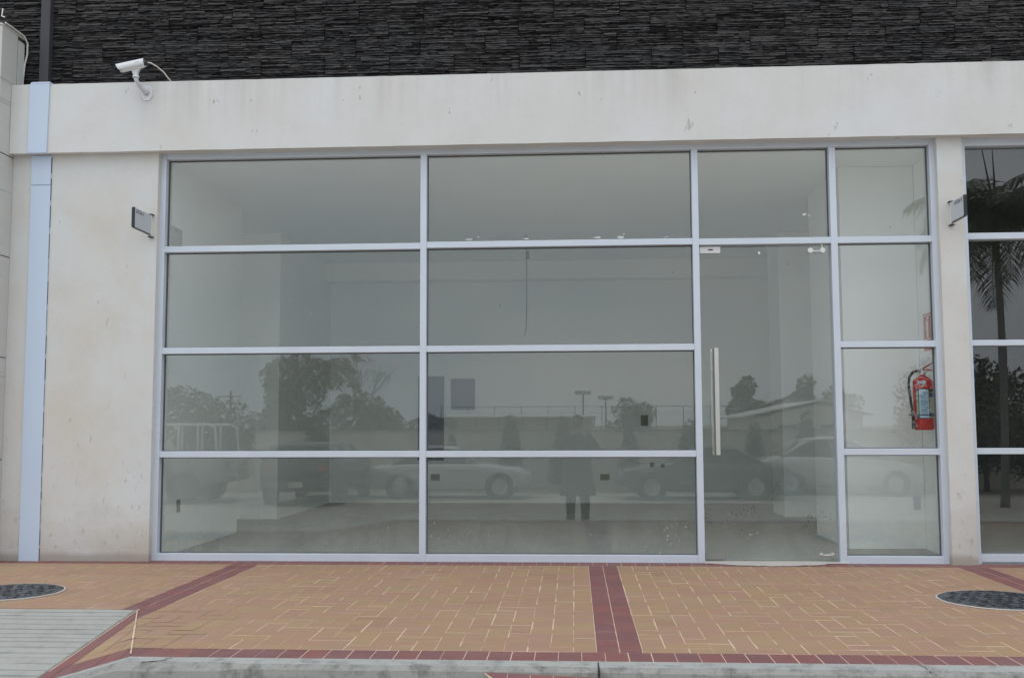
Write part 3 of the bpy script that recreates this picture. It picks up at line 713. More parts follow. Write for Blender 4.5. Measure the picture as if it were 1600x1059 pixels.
# ================================================================== THINGS INSIDE THE SHOP
ex, ey = 2.975, .45
fe = thing('fire_extinguisher', 'red fire extinguisher with blue and white label hung inside the glass', 'fire extinguisher', (ex, ey, 1.06))
k = MB(); k.smooth = True; zb = 1.062; r = .083
k.lathe([(.02, zb + .004), (.070, zb + .002), (r - .002, zb + .010), (r, zb + .022), (r, zb + .395), (r * .96, zb + .418), (r * .80, zb + .438), (r * .5, zb + .452), (.026, zb + .460), (.024, zb + .470)], (ex, ey, 0), 'z', 36)
k.build('cylinder', M['red'], fe)
def patch(name, a0, a1, z0, z1, off, mat, poly=None):
    m = MB(); n = 10; rr = r + off
    ang = lambda u: math.radians(-90 + a0 + (a1 - a0) * u)
    if poly is None:
        q = m.add([(ex + rr * math.cos(ang(i / n)), ey + rr * math.sin(ang(i / n)), z0) for i in range(n + 1)]); s_ = m.add([(ex + rr * math.cos(ang(i / n)), ey + rr * math.sin(ang(i / n)), z1) for i in range(n + 1)])
        for i in range(n): m.face((q + i, q + i + 1, s_ + i + 1, s_ + i))
    else:
        q = m.add([(ex + rr * math.cos(ang(u)), ey + rr * math.sin(ang(u)), z0 + (z1 - z0) * v_) for u, v_ in poly]); m.face(range(q, q + len(poly)))
    return m.build(name, mat, fe)
ZL0, ZL1 = zb + .105, zb + .345
patch('label_backing', -62, 64, ZL0 - .006, ZL1 + .006, .0006, M['ink'])
patch('label', -42, 12, ZL0, ZL1, .0014, M['label'])
patch('label', -60, -46, ZL0 + .02, ZL1 - .01, .0014, M['labelgreen'])
patch('label', 16, 62, ZL0 + .04, ZL1 - .065, .0014, M['labelgreen'])
patch('label', 16, 62, ZL1 - .062, ZL1 - .038, .0014, M['labelblue'])
patch('label', 16, 62, ZL1 - .030, ZL1 - .020, .0014, M['labelyellow'])
patch('label', 16, 62, ZL0 + .014, ZL0 + .036, .0014, M['labelblue'])
patch('label', 16, 62, ZL0, ZL0 + .012, .0014, M['labelyellow'])
rt = random.Random(2)
m = MB(); zz_ = ZL1 - .030
while zz_ > ZL0 + .01:
    a0 = rt.uniform(-36, -28); a1 = rt.uniform(-10, 8)
    for s0 in range(4):
        u0 = a0 + (a1 - a0) * s0 / 4; u1 = a0 + (a1 - a0) * (s0 + .8) / 4
        pts = [(ex + (r + .0022) * math.cos(math.radians(-90 + u)), ey + (r + .0022) * math.sin(math.radians(-90 + u))) for u in (u0, u1)]
        m.quad((*pts[0], zz_), (*pts[1], zz_), (*pts[1], zz_ + .0035), (*pts[0], zz_ + .0035))
    zz_ -= rt.choice((.009, .009, .016))
m.build('label_print', M['labelblue'], fe)
sh = [(0, 1), (.2, .93), (.5, 1), (.8, .93), (1, 1), (.97, .5), (.8, .2), (.5, 0), (.2, .2), (.03, .5)]
patch('shield_sticker', -48, 2, ZL1 + .020, ZL1 + .075, .0012, M['signwhite'], sh); patch('shield_band', -42, -4, ZL1 + .047, ZL1 + .066, .0022, M['label'])
k = MB(); k.lathe([(r - .004, zb + .126), (r + .003, zb + .126), (r + .003, zb + .134), (r - .004, zb + .134)], (ex, ey, 0), 'z', 36, False); k.tube([(ex - r + .01, ey - .05, zb + .13), (ex - r - .058, ey - .055, zb + .131)], .005, 8)
k.build('strap', M['black'], fe)
k = MB(); k.lathe([(.022, zb + .468), (.027, zb + .472), (.027, zb + .492), (.018, zb + .497), (.018, zb + .525), (.012, zb + .530)], (ex, ey, 0), 'z', 18); k.tube([(ex, ey, zb + .508), (ex - .05, ey - .01, zb + .505)], .012, 10)
k.build('valve', M['steel'], fe)
k = MB(); k.prism([(ex - .020, zb + .520), (ex + .02, zb + .540), (ex + .10, zb + .588), (ex + .10, zb + .580), (ex + .024, zb + .530), (ex - .010, zb + .508)], 'y', ey - .011, ey + .011)
k.prism([(ex - .020, zb + .510), (ex + .04, zb + .522), (ex + .105, zb + .508), (ex + .105, zb + .500), (ex + .04, zb + .512), (ex - .014, zb + .498)], 'y', ey - .0095, ey + .0095)
k.build('lever', M['red'], fe)
k = MB(); k.smooth = True; k.tube([(ex - .048, ey - .01, zb + .505), (ex - .085, ey - .02, zb + .495), (ex - .118, ey - .03, zb + .455), (ex - .130, ey - .035, zb + .39), (ex - .122, ey - .04, zb + .29), (ex - .114, ey - .045, zb + .19), (ex - .108, ey - .045, zb + .12), (ex - .104, ey - .045, zb + .075)], .0115, 10)
hs_ = k.build('hose', M['black'], fe)
k = MB(); k.lathe([(.013, zb + .012), (.015, zb + .022), (.0145, zb + .078), (.011, zb + .086)], (ex - .104, ey - .045, 0), 'z', 14); k.build('nozzle', M['gasket'], hs_)
k = MB(); k.box(3.086, 3.0995, ey - .02, ey + .02, zb + .44, zb + .60); k.tube([(3.09, ey, zb + .56), (ex + .03, ey, zb + .49)], .006, 8); k.build('wall_bracket', M['white'], fe)
# extinguisher sign on the side wall
fs = thing('extinguisher_sign', 'red sign with a white extinguisher pictogram on the inner side wall above the extinguisher', 'sign', (3.099, .64, 1.755))
B((3.094, 3.0985, .53, .74, 1.757, 2.080)).build('sign_plate', M['signred'], fs, .001)
m = MB(); X = 3.0930
def ring_(y0, y1, z0, z1, t_):
    for q in ((y0, y1, z0, z0 + t_), (y0, y1, z1 - t_, z1), (y0, y0 + t_, z0 + t_, z1 - t_), (y1 - t_, y1, z0 + t_, z1 - t_)): m.box(X, X + .0012, *q)
ring_(.545, .725, 1.852, 2.066, .008)
m.box(X, X + .0012, .615, .660, 1.870, 1.995); m.prism([(.615, 1.995), (.660, 1.995), (.650, 2.015), (.645, 2.030), (.630, 2.030), (.625, 2.015)], 'x', X, X + .0012)
m.prism([(.600, 2.030), (.600, 2.052), (.650, 2.042), (.650, 2.030)], 'x', X, X + .0012); m.prism([(.660, 2.020), (.690, 1.99), (.690, 1.93), (.684, 1.93), (.684, 1.985), (.655, 2.012)], 'x', X, X + .0012)
m.build('pictogram', M['signwhite'], fs)
text_mesh('lettering', 'EXTINTOR', .040, M['signwhite'], fs, (3.0932, .728, 1.800), (PI / 2, 0, -PI / 2))
# wire hanging behind the middle panes
k = MB(); k.smooth = True
k.tube([(-.397, .112, 2.742), (-.398, .113, 2.60), (-.392, .113, 2.40), (-.394, .113, 2.15), (-.397, .114, 2.0), (-.400, .114, 1.93), (-.412, .114, 1.868)], .0045, 6)
k.lathe([(.003, 2.695), (.012, 2.70), (.012, 2.715), (.003, 2.72)], (-.397, .112, 0), 'z', 10)
k.box(-.400, -.372, .108, .118, 2.52, 2.59)
tag(k.build('hanging_wire', M['black']), 'thin black wire dangling behind the middle window panes', 'wire')

# ================================================================== ACROSS THE STREET (seen mirrored in the glass)
GZ = -.63
def leaf_cloud(mb, blobs, n, size, rng, flat=1.0):
    wts = [b[3] * b[4] * b[5] for b in blobs]
    for b in rng.choices(blobs, wts, k=n):
        a = rng.uniform(0, 2 * PI); u_ = rng.uniform(-1, 1); q = rng.uniform(.25, 1) ** .45; s_ = math.sqrt(1 - u_ * u_)
        p = Vector((b[0] + b[3] * q * s_ * math.cos(a), b[1] + b[4] * q * s_ * math.sin(a), b[2] + b[5] * q * u_))
        d1 = Vector((rng.gauss(0, 1), rng.gauss(0, 1), rng.gauss(0, .6))).normalized(); d2 = d1.cross(Vector((rng.gauss(0, 1), rng.gauss(0, 1), rng.gauss(0, 1)))).normalized()
        s1 = size * rng.uniform(.6, 1.4); s2 = s1 * .55; mb.tone = rng.random()
        mb.quad(p - d1 * s1, p - d2 * s2, p + d1 * s1, p + d2 * s2)
def branch_tree(mb, p, d, ln, r_, depth, rng, tips, spread=.55):
    q = p + d * ln; mid = p + d * ln * .5 + Vector((rng.uniform(-1, 1), rng.uniform(-1, 1), 0)) * ln * .06
    mb.tube([p, mid, q], [r_, r_ * .85, r_ * .68], 6 if r_ > .03 else 4, False)
    if depth == 0: tips.append(q); return
    for i in range(rng.choice((2, 3, 3))):
        nd = (d + Vector((rng.uniform(-1, 1), rng.uniform(-1, 1), rng.uniform(-.25, .6))) * spread).normalized()
        branch_tree(mb, q, nd, ln * rng.uniform(.62, .85), r_ * .64, depth - 1, rng, tips, spread)
def tree(name, label, loc, h, w_, mat, n, size, seed, nb=9, group='trees beyond the perimeter wall', trunk=.28):
    rng = random.Random(seed); t_ = thing(name, label, 'tree', loc, 0, group); m = MB(); tips = []
    branch_tree(m, Vector((0, 0, -.05)), Vector((0, 0, 1)), h * trunk, h * .028, 3, rng, tips, .5); m.build('trunk', M['bark'], t_, local=True)
    blobs = []
    for i in range(nb):
        a = rng.uniform(0, 2 * PI); q = rng.uniform(.1, .36) * w_; zc_ = rng.uniform(h * .25, h * .82); k = 1 - abs(zc_ / h - .45) * .7
        rr = rng.uniform(.16, .26) * w_ * k; blobs.append((q * math.cos(a), q * math.sin(a), zc_, rr, rr, rr * .85))
    blobs.append((0, 0, h * .85, w_ * .15, w_ * .15, h * .14))
    c = MB(); leaf_cloud(c, blobs, n, size, rng); c.build('crown', mat, t_, local=True); return t_
tree('broadleaf_tree', 'large leafy tree left of the others beyond the perimeter wall', (-10.4, -30, GZ), 4.7, 4.6, M['leaf'], 6500, .10, 1, 14)
tree('broadleaf_tree', 'rounded dense tree crown to the right of the large leafy tree', (-8.0, -29, GZ), 3.1, 4.2, M['leaf'], 4500, .09, 2, 12, trunk=.2)
tree('broadleaf_tree', 'low bushy tree at the end of the tree row near the mullion', (-5.6, -30, GZ), 2.3, 2.6, M['leafdry'], 2500, .08, 3, trunk=.2)
tree('broadleaf_tree', 'dim distant tree above the pipe-racked truck', (-16.5, -34, GZ), 3.6, 4.2, M['leaf'], 3000, .10, 4)
tree('broadleaf_tree', 'olive tree between the pipe-racked truck and the large tree', (-13.4, -31, GZ), 2.9, 4.0, M['leafdry'], 3000, .09, 5, trunk=.2)
tree('broadleaf_tree', 'wide hazy tree behind the floodlight masts', (3.4, -58, GZ), 3.6, 4.4, M['leafdry'], 2600, .12, 6)
tree('broadleaf_tree', 'tall ragged tree left of the gabled house', (9.1, -46, GZ), 4.4, 3.2, M['leaf'], 2600, .13, 7)
tree('broadleaf_tree', 'dark tree peaking behind the gabled house', (12.6, -48, GZ), 4.6, 3.4, M['leaf'], 2600, .13, 8)
tree('broadleaf_tree', 'low wide tree behind the house roof ridge', (14.6, -50, GZ), 4.0, 4.4, M['leafdry'], 2400, .13, 9)
tree('broadleaf_tree', 'dark tree mass right of the house, behind the palm trunk', (14.2, -29, GZ), 4.4, 5.0, M['leaf'], 4200, .10, 10, 14)
tree('broadleaf_tree', 'dark tree mass at the far right beyond the second palm', (18.6, -30, GZ), 4.8, 5.4, M['leaf'], 4200, .10, 11, 14)
tree('broadleaf_tree', 'broad dark bush in front of the perimeter wall beyond the silver sedan', (10.6, -18.7, GZ), 3.0, 4.2, M['leaf'], 5000, .07, 15, 14, 'bushes in front of the perimeter wall', .15)
rng = random.Random(12); bt = thing('bare_tree', 'leafless tree with spreading twigs beside the leafy trees', 'tree', (-8.55, -32.5, GZ)); m = MB(); tips = []
branch_tree(m, Vector((0, 0, 0)), Vector((0, 0, 1)), 1.35, .055, 6, rng, tips, .55); m.build('trunk', M['bark'], bt, local=True)
c = MB(); leaf_cloud(c, [(*q, .12, .12, .1) for q in tips[:160]], 380, .05, rng); c.build('crown', M['leafdry'], bt, local=True)

# shrubs along the wall
sb = MB(); rng = random.Random(31); leaf_cloud(sb, [(0, 0, .35 + .19 * i, .40 - .035 * i, .40 - .035 * i, .22) for i in range(8)], 2600, .045, rng)
shrub0 = thing('juniper_shrub', 'x', 'shrub', (-3.3, -18.9, GZ), 0, 'trimmed shrubs along the perimeter wall'); sb.build('foliage', M['juniper'], shrub0, local=True)
m = MB(); m.tube([(0, 0, -.02), (.01, 0, .7)], [.05, .03], 6); m.build('stem', M['bark'], shrub0, local=True)
names = ['slim leaning shrub behind the silver coupe', 'shrub with a rounded top at the nose of the silver coupe', 'shrub hidden behind the person', 'shrub to the right of the person', 'shrub near the door mullion reflection', 'tall dark shrub in front of the gabled house', 'shrub rising above the roof of the silver sedan', 'broad shrub behind the dark pickup']
for i, (x, s_, w_) in enumerate(((-3.3, .82, .75), (-1.72, 1.08, 1.1), (-.3, 1.05, 1.2), (1.45, .92, 1.0), (3.05, 1.0, 1.25), (4.75, .98, 1.05), (6.1, 1.12, 1.05), (-7.0, 1.05, 1.5))):
    o = shrub0 if i == 0 else copy_tree(shrub0)
    o['label'] = names[i]; o.location = (x, -18.9, GZ); o.scale = (w_, w_, s_); o.rotation_euler = (0, 0, i * .9)
# perimeter wall
pw = thing('perimeter_wall', 'long beige rendered perimeter wall across the street', 'wall', (0, -20, GZ))
m = MB(); m.box(-9.0, 40, -20.1, -19.9, GZ, .95); m.build('wall_panel', M['perimeter'], pw, .01)
m = MB(); m.box(-9.05, 40.05, -20.14, -19.86, .951, 1.0); m.build('coping', M['kerb'], pw, .01)
# sports ground: long roof, posts and floodlights
shd = thing('spectator_shed', 'long low shed with a white sheet roof beyond the perimeter wall', 'shed', (-4, -60, GZ))
m = MB(); m.prism([(-60.9, 1.50), (-58.8, 1.62), (-58.8, 1.72), (-60.9, 1.78)], 'x', -9.8, 1.4); m.build('roof', M['roofwhite'], shd)
m = MB(); m.box(-9.6, 1.2, -60.6, -60.4, GZ, 1.5); m.build('wall', M['perimeter'], shd)
for i in range(8): B((-9.7 + 1.56 * i, -9.62 + 1.56 * i, -58.95, -58.87, GZ, 1.62)).build('post', M['pole'], shd)
fn = thing('sports_fence', 'tall thin fence of posts and rails behind the long white roof', 'fence', (-3, -64, GZ))
for i in range(12):
    x = -9.5 + 1.9 * i; B((x - .03, x + .03, -64.03, -63.97, GZ, 2.45)).build('post', M['pole'], fn)
B((-9.5, 11.4, -64.02, -63.98, 2.39, 2.43)).build('rail', M['pole'], fn); B((-9.5, 11.4, -64.02, -63.98, 1.95, 1.97)).build('rail', M['pole'], fn)
def mast(x, y, h, label):
    t_ = thing('floodlight_mast', label, 'floodlight', (x, y, GZ), 0, 'floodlight masts over the sports ground')
    m = MB(); m.tube([(x, y, GZ), (x, y, h)], [.16, .10], 8); m.build('pole', M['pole'], t_)
    m = MB(); m.box(x - .95, x + .95, y - .1, y + .1, h - .1, h + .05); m.build('crossbar', M['pole'], t_)
    for i in range(6):
        lx = x - .85 + .34 * i; m = MB(); m.lathe([(.04, -.2), (.12, -.1), (.16, .12), (.14, .13)], (lx, y + .2, h + .22), 'y', 10); m.build('lamp_head', M['pole'], t_)
mast(1.03, -120, 5.0, 'nearer floodlight mast with a row of lamps'); mast(4.0, -125, 4.5, 'farther floodlight mast with a row of lamps')
# utility pole and wires
up_ = thing('utility_pole', 'wooden utility pole with a crossarm left of the large tree', 'pole', (-14.2, -33, GZ))
m = MB(); m.tube([(-14.2, -33, GZ), (-14.2, -33, 2.6)], [.07, .05], 8); m.build('pole', M['bark'], up_); B((-14.75, -13.75, -33.04, -32.96, 2.35, 2.40)).build('crossarm', M['bark'], up_)
# houses
def house(x0, x1, y, ridge, eave, depth, label):
    t_ = thing('gabled_house', label, 'house', ((x0 + x1) / 2, y, GZ), 0, 'gabled houses beyond the perimeter wall'); xm = x0 + (x1 - x0) * .62
    m = MB(); m.prism([(x0 + .5, GZ), (x1 - .4, GZ), (x1 - .4, eave - .05), (xm, ridge - .14), (x0 + .5, eave - .12)], 'y', y - depth, y); m.build('wall', M['house'], t_)
    m = MB(); m.prism([(x0, eave - .1), (xm, ridge), (x1, eave), (x1, eave + .06), (xm, ridge + .03), (x0, eave - .03)], 'y', y - depth - .3, y + .35); m.build('roof', M['houseroof'], t_)
    for i in range(2): B((x0 + 1.6 + 1.8 * i, x0 + 2.4 + 1.8 * i, y, y + .04, .3, 1.1)).build('window', M['carglass'], t_)
house(7.1, 12.7, -36, 2.15, 1.5, 7, 'low gabled house with a pale roof behind the wall')
house(9.0, 12.6, -46, 2.62, 1.9, 6, 'second gabled roof peeping up behind the first house')

# palms
def palm(loc, h, label, seed, rr=.072, fl=2.25):
    rng = random.Random(seed); t_ = thing('palm_tree', label, 'palm tree', loc, 0, 'palm trees beside the street')
    m = MB(); m.smooth = True; n = 26; pts, rs_ = [], []
    for i in range(n + 1):
        u_ = i / n; pts.append((.10 * math.sin(u_ * 2.0) - .05 * u_, .04 * math.sin(u_ * 3), h * u_)); rs_.append(rr * (1.15 - .25 * u_ + .30 * math.exp(-((u_ - .60) / .035) ** 2) + .25 * math.exp(-(u_ / .06) ** 2)) * (1 + .025 * (i % 2)))
    m.tube(pts, rs_, 12); m.build('trunk', M['palmbark'], t_, local=True)
    topp = Vector(pts[-1]); m = MB(); m.smooth = True; m.tube([topp - Vector((0, 0, .05)), topp + Vector((0, 0, .5)), topp + Vector((0, 0, .95))], [rr * .95, rr * 1.0, rr * .4], 12); m.build('crownshaft', M['palm'], t_, local=True)
    c = MB(); base_ = topp + Vector((0, 0, .75))
    for f in range(24):
        az = f * 2.39996 + rng.uniform(-.2, .2); el = 1.25 - 1.5 * (f / 24) + rng.uniform(-.1, .1); ln = fl * rng.uniform(.85, 1.1); n = 16; p = base_.copy(); e_ = el; sp_ = [p.copy()]
        for i in range(n): p = p + Vector((math.cos(az) * math.cos(e_), math.sin(az) * math.cos(e_), math.sin(e_))) * (ln / n); e_ -= (.095 + .05 * (i / n)) * rng.uniform(.8, 1.2); sp_.append(p.copy())
        c.tone = .4; c.tube(sp_, [.022 - .018 * i / n for i in range(n + 1)], 4)
        side = Vector((-math.sin(az), math.cos(az), 0))
        for i in range(2, n * 3):
            q = i / (n * 3); k = q * n; i0 = min(int(k), n - 1); b = sp_[i0].lerp(sp_[i0 + 1], k - i0); dd = (sp_[i0 + 1] - sp_[i0]).normalized()
            ll = .62 * math.sin(PI * min(1, q * .85 + .12)) ** .6 * rng.uniform(.8, 1.15); c.tone = rng.random()
            for s_ in (-1, 1):
                ld = (side * s_ * .8 + dd * .55 + Vector((0, 0, rng.uniform(-.75, -.05)))).normalized(); wv = dd * .020
                tip = b + ld * ll + Vector((0, 0, -.22 * ll)); md_ = b + ld * ll * .55
                c.quad(b - wv * .6, md_ - wv, tip, md_ + wv, b + wv * .6)
    c.build('crown', M['palm'], t_, local=True)
    m = MB(); m.tube([base_, base_ + Vector((-.10, 0, .8)), base_ + Vector((-.25, 0, 1.75))], [.03, .022, .005], 6); m.tube([base_, base_ + Vector((.02, 0, .8)), base_ + Vector((.0, 0, 1.7))], [.03, .022, .005], 6); m.build('spear_leaf', M['palm'], t_, local=True)
palm((8.95, -13.5, GZ), 5.35, 'palm whose trunk stands in the neighbouring shop glass', 41)
palm((10.9, -13.3, GZ), 5.6, 'second palm beyond the right edge of the glass', 42)

# cars
def make_car(name, label, loc, rz, prof, W, house_pts, wheels, wr, paint, rim=None):
    """prof: (x, bottom, belt, half width factor); house_pts: (base x0, roof x0, roof x1, base x1, roof z)"""
    t_ = thing(name, label, 'car', loc, rz)
    hw = W / 2; m = MB(); m.smooth = True; rings = []
    for x, zb_, zt, k in prof:
        h = zt - zb_; w_ = hw * k
        sec = [(-w_ * .82, zb_), (-w_ * .97, zb_ + h * .18), (-w_, zb_ + h * .50), (-w_ * .985, zb_ + h * .82), (-w_ * .93, zt - .02), (-w_ * .80, zt), (-w_ * .4, zt + .018), (0, zt + .024)]
        sec = sec + [(-y_, z_) for y_, z_ in sec[-2::-1]]; rings.append(m.add([(x, y_, z_) for y_, z_ in sec])); n = len(sec)
    for a, b in zip(rings, rings[1:]):
        for i in range(n - 1): m.face((a + i, b + i, b + i + 1, a + i + 1))
        m.face((a + n - 1, b + n - 1, b, a))
    m.face([rings[0] + i for i in range(n)]); m.face([rings[-1] + i for i in range(n)][::-1])
    body = m.build('body', paint, t_, local=True)
    b0, r0_, r1_, b1, rz_ = house_pts
    def zbelt(x):
        for (xa, _, za, _), (xb, _, zb2, _) in zip(prof, prof[1:]):
            if xa <= x <= xb: return za + (zb2 - za) * (x - xa) / (xb - xa)
        return prof[0][2]
    g = MB(); wb, wt_ = hw * .90, hw * .72; z0, z1 = zbelt(b0), zbelt(b1)
    P = {}
    for s_ in (-1, 1):
        P[s_] = [(b0, wb * s_, z0), (r0_, wt_ * s_, rz_ - .05), (r1_, wt_ * s_, rz_ - .05), (b1, wb * s_, z1)]
        g.quad(*(P[s_] if s_ < 0 else P[s_][::-1]))
    for i in range(3): g.quad(P[-1][i], P[1][i], P[1][i + 1], P[-1][i + 1])
    g.build('window_glass', M['carglass'], t_, local=True)
    rf = MB(); rf.smooth = True; rr = []
    for x, dz, k in ((r0_ - .06, -.055, .95), (r0_ + .05, 0, 1), ((r0_ + r1_) / 2, .03, 1.02), (r1_ - .05, 0, 1), (r1_ + .06, -.055, .95)):
        rr.append(rf.add([(x, y_ * wt_ * k, rz_ + dz - c_) for y_, c_ in ((-1.06, .05), (-.9, .0), (0, -.02), (.9, 0), (1.06, .05))] + [(x, y_ * wt_ * k, rz_ + dz - .07) for y_ in (1.0, -1.0)]))
    for a, b in zip(rr, rr[1:]):
        for i in range(7): rf.face((a + i, b + i, b + (i + 1) % 7, a + (i + 1) % 7))
    rf.face([rr[0] + i for i in range(7)]); rf.face([rr[-1] + i for i in range(7)][::-1])
    for s_ in (-1, 1):
        q = [Vector(p) + Vector((0, .006 * s_, 0)) for p in P[s_]]
        rf.tube([q[0], q[1]], .035, 6); rf.tube([q[2], q[3]], .03, 6)
        xm = b0 + (b1 - b0) * .48; xr_ = r0_ + (r1_ - r0_) * .45
        rf.tube([(xm, wb * s_ * 1.003, zbelt(xm)), (xr_, wt_ * s_ * 1.003, rz_ - .05)], .032, 6)
    rf.build('roof', paint, t_, local=True)
    for wx in wheels:
        for s_ in (-1, 1):
            y_ = s_ * (hw - .10); m = MB(); m.lathe([(wr * .6, y_ - .095), (wr * .95, y_ - .10), (wr, y_ - .07), (wr, y_ + .07), (wr * .95, y_ + .10), (wr * .6, y_ + .095)], (wx, 0, wr), 'y', 26)
            wh = m.build('wheel', M['tyre'], t_, local=True)
            yo = y_ + s_ * .096; m = MB(); m.lathe([(wr * .62, yo), (wr * .58, yo + s_ * .012), (wr * .50, yo - s_ * .02 + s_ * .022), (wr * .2, yo + s_ * .015), (.01, yo + s_ * .018)], (wx, 0, wr), 'y', 26, False); m.build('rim', rim or M['rim'], wh, local=True)
            m = MB(); ya = s_ * (hw * .985); m.tube([(wx + (wr + .055) * math.cos(a), ya, wr + (wr + .055) * math.sin(a)) for a in [PI * i / 12 for i in range(13)]], .022, 6); m.build('wheel_arch', paint, t_, local=True)
            m = MB(); m.lathe([(.01, hw * .988 * s_), (wr + .045, hw * .99 * s_)], (wx, 0, wr), 'y', 26, False); m.build('arch_shade_disc', M['tyre'], t_, local=True)  # flat dark disc that stands in for the shade inside the wheel arch
    xf, xb_ = prof[-1][0], prof[0][0]; kf, kb_ = prof[-1][3] * hw, prof[0][3] * hw
    for s_ in (-1, 1):
        zf = prof[-1][1] + (prof[-1][2] - prof[-1][1]) * .72; zr = prof[0][1] + (prof[0][2] - prof[0][1]) * .72
        m = MB(); m.box(xf - .04, xf + .02, s_ * kf * .70 - .14, s_ * kf * .70 + .14, zf - .07, zf + .07); m.build('headlight', M['lamp'], t_, .02, True)
        m = MB(); m.box(xb_ - .02, xb_ + .04, s_ * kb_ * .75 - .12, s_ * kb_ * .75 + .12, zr - .07, zr + .07); m.build('tail_light', M['lampred'], t_, .02, True)
        xm = b1 - .25; m = MB(); m.box(xm - .05, xm + .05, s_ * (hw + .0) - .06, s_ * hw + .09, zbelt(xm) + .03, zbelt(xm) + .14); m.build('mirror', paint, t_, .02, True)
    m = MB(); m.box(xf - .02, xf + .07, -kf * .95, kf * .95, prof[-1][1] - .02, prof[-1][1] + .16); m.build('bumper', paint, t_, .03, True)
    m = MB(); m.box(xb_ - .07, xb_ + .02, -kb_ * .95, kb_ * .95, prof[0][1] - .02, prof[0][1] + .16); m.build('bumper', paint, t_, .03, True)
    m = MB(); m.box(xb_ - .085, xb_ - .072, -.16, .16, prof[0][1] + .0, prof[0][1] + .12); m.build('licence_plate', M['plate'], t_, 0, True)
    return t_
coupe = [(-1.95, .34, .72, .90), (-1.7, .26, .80, .97), (-1.2, .22, .84, 1), (-.5, .20, .85, 1), (.2, .20, .86, 1), (.6, .21, .86, 1), (1.2, .24, .80, .985), (1.65, .28, .74, .95), (1.9, .34, .66, .86)]
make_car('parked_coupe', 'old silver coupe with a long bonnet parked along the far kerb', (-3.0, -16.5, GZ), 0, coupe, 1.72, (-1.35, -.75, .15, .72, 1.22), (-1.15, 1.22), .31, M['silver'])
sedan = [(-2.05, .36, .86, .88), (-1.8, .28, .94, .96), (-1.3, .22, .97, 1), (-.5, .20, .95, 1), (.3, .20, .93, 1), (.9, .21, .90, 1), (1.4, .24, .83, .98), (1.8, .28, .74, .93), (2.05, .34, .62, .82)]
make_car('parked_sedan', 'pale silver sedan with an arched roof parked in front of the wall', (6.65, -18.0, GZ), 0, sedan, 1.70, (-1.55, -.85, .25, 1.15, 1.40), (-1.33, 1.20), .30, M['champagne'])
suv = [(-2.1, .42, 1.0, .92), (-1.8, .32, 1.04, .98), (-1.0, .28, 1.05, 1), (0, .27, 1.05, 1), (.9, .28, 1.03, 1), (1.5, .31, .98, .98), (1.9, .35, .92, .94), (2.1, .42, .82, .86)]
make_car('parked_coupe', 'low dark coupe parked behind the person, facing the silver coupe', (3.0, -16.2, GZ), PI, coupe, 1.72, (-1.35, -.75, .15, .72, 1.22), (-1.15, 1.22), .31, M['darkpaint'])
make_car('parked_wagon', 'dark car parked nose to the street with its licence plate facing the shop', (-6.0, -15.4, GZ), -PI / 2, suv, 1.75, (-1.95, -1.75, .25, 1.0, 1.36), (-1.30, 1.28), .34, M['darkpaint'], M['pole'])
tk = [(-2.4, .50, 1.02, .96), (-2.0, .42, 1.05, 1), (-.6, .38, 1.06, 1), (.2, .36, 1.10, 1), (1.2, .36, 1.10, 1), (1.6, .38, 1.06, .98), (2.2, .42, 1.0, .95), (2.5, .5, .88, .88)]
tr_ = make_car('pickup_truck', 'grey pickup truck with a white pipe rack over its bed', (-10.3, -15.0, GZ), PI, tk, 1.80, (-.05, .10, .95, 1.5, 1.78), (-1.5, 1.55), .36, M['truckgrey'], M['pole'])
m = MB()
for y_ in (-.75, .75):
    m.tube([(-.25, y_, 1.05), (-.30, y_, 1.72), (-.42, y_, 1.80), (-2.0, y_, 1.80), (-2.15, y_, 1.72), (-2.2, y_, 1.05)], .03, 8)
    for x in (-.8, -1.3, -1.75): m.tube([(x, y_, 1.05), (x, y_, 1.79)], .025, 6)
for x in (-.45, -1.2, -1.95): m.tube([(x, -.75, 1.8), (x, .75, 1.8)], .025, 6)
m.build('pipe_rack', M['truckwhite'], tr_, local=True)

# ================================================================== PERSON taking the photograph
PX, PY, PG = .05, -8.86, -.605
per = thing('person', 'person in a long dark coat and dark trousers holding a camera to the face', 'person', (PX, PY, PG))
def skin_obj(name, verts, edges, radii, mat, root=0, parent=per, sub=2):
    me = bpy.data.meshes.new(name); me.from_pydata(verts, edges, []); me.materials.append(mat)
    o = bpy.data.objects.new(name, me); col.objects.link(o); o.parent = parent
    s_ = o.modifiers.new('Skin', 'SKIN'); me.skin_vertices or None
    for i, rr in enumerate(radii):
        d_ = me.skin_vertices[0].data[i]; d_.radius = rr if isinstance(rr, tuple) else (rr, rr); d_.use_root = (i == root)
    sb_ = o.modifiers.new('Sub', 'SUBSURF'); sb_.levels = sub; sb_.render_levels = sub; s_.use_smooth_shade = True; return o
EZ = CH - PG                                      # eye height above the street
V_ = [(0, 0, .92), (0, .01, 1.12), (0, .0, 1.34), (0, -.01, 1.50), (0, .01, 1.575), (0, .025, 1.66), (0, .035, 1.74), (0, .02, 1.82),
      (-.19, -.01, 1.44), (-.33, .10, 1.24), (-.14, .27, 1.60), (.19, -.01, 1.44), (.33, .10, 1.24), (.14, .27, 1.60),
      (-.10, 0, .86), (-.115, .015, .48), (-.12, -.02, .08), (-.125, .12, .04), (.10, 0, .86), (.115, .015, .48), (.12, -.02, .08), (.125, .12, .04)]
E_ = [(0, 1), (1, 2), (2, 3), (3, 4), (4, 5), (5, 6), (6, 7), (3, 8), (8, 9), (9, 10), (3, 11), (11, 12), (12, 13), (0, 14), (14, 15), (15, 16), (16, 17), (0, 18), (18, 19), (19, 20), (20, 21)]
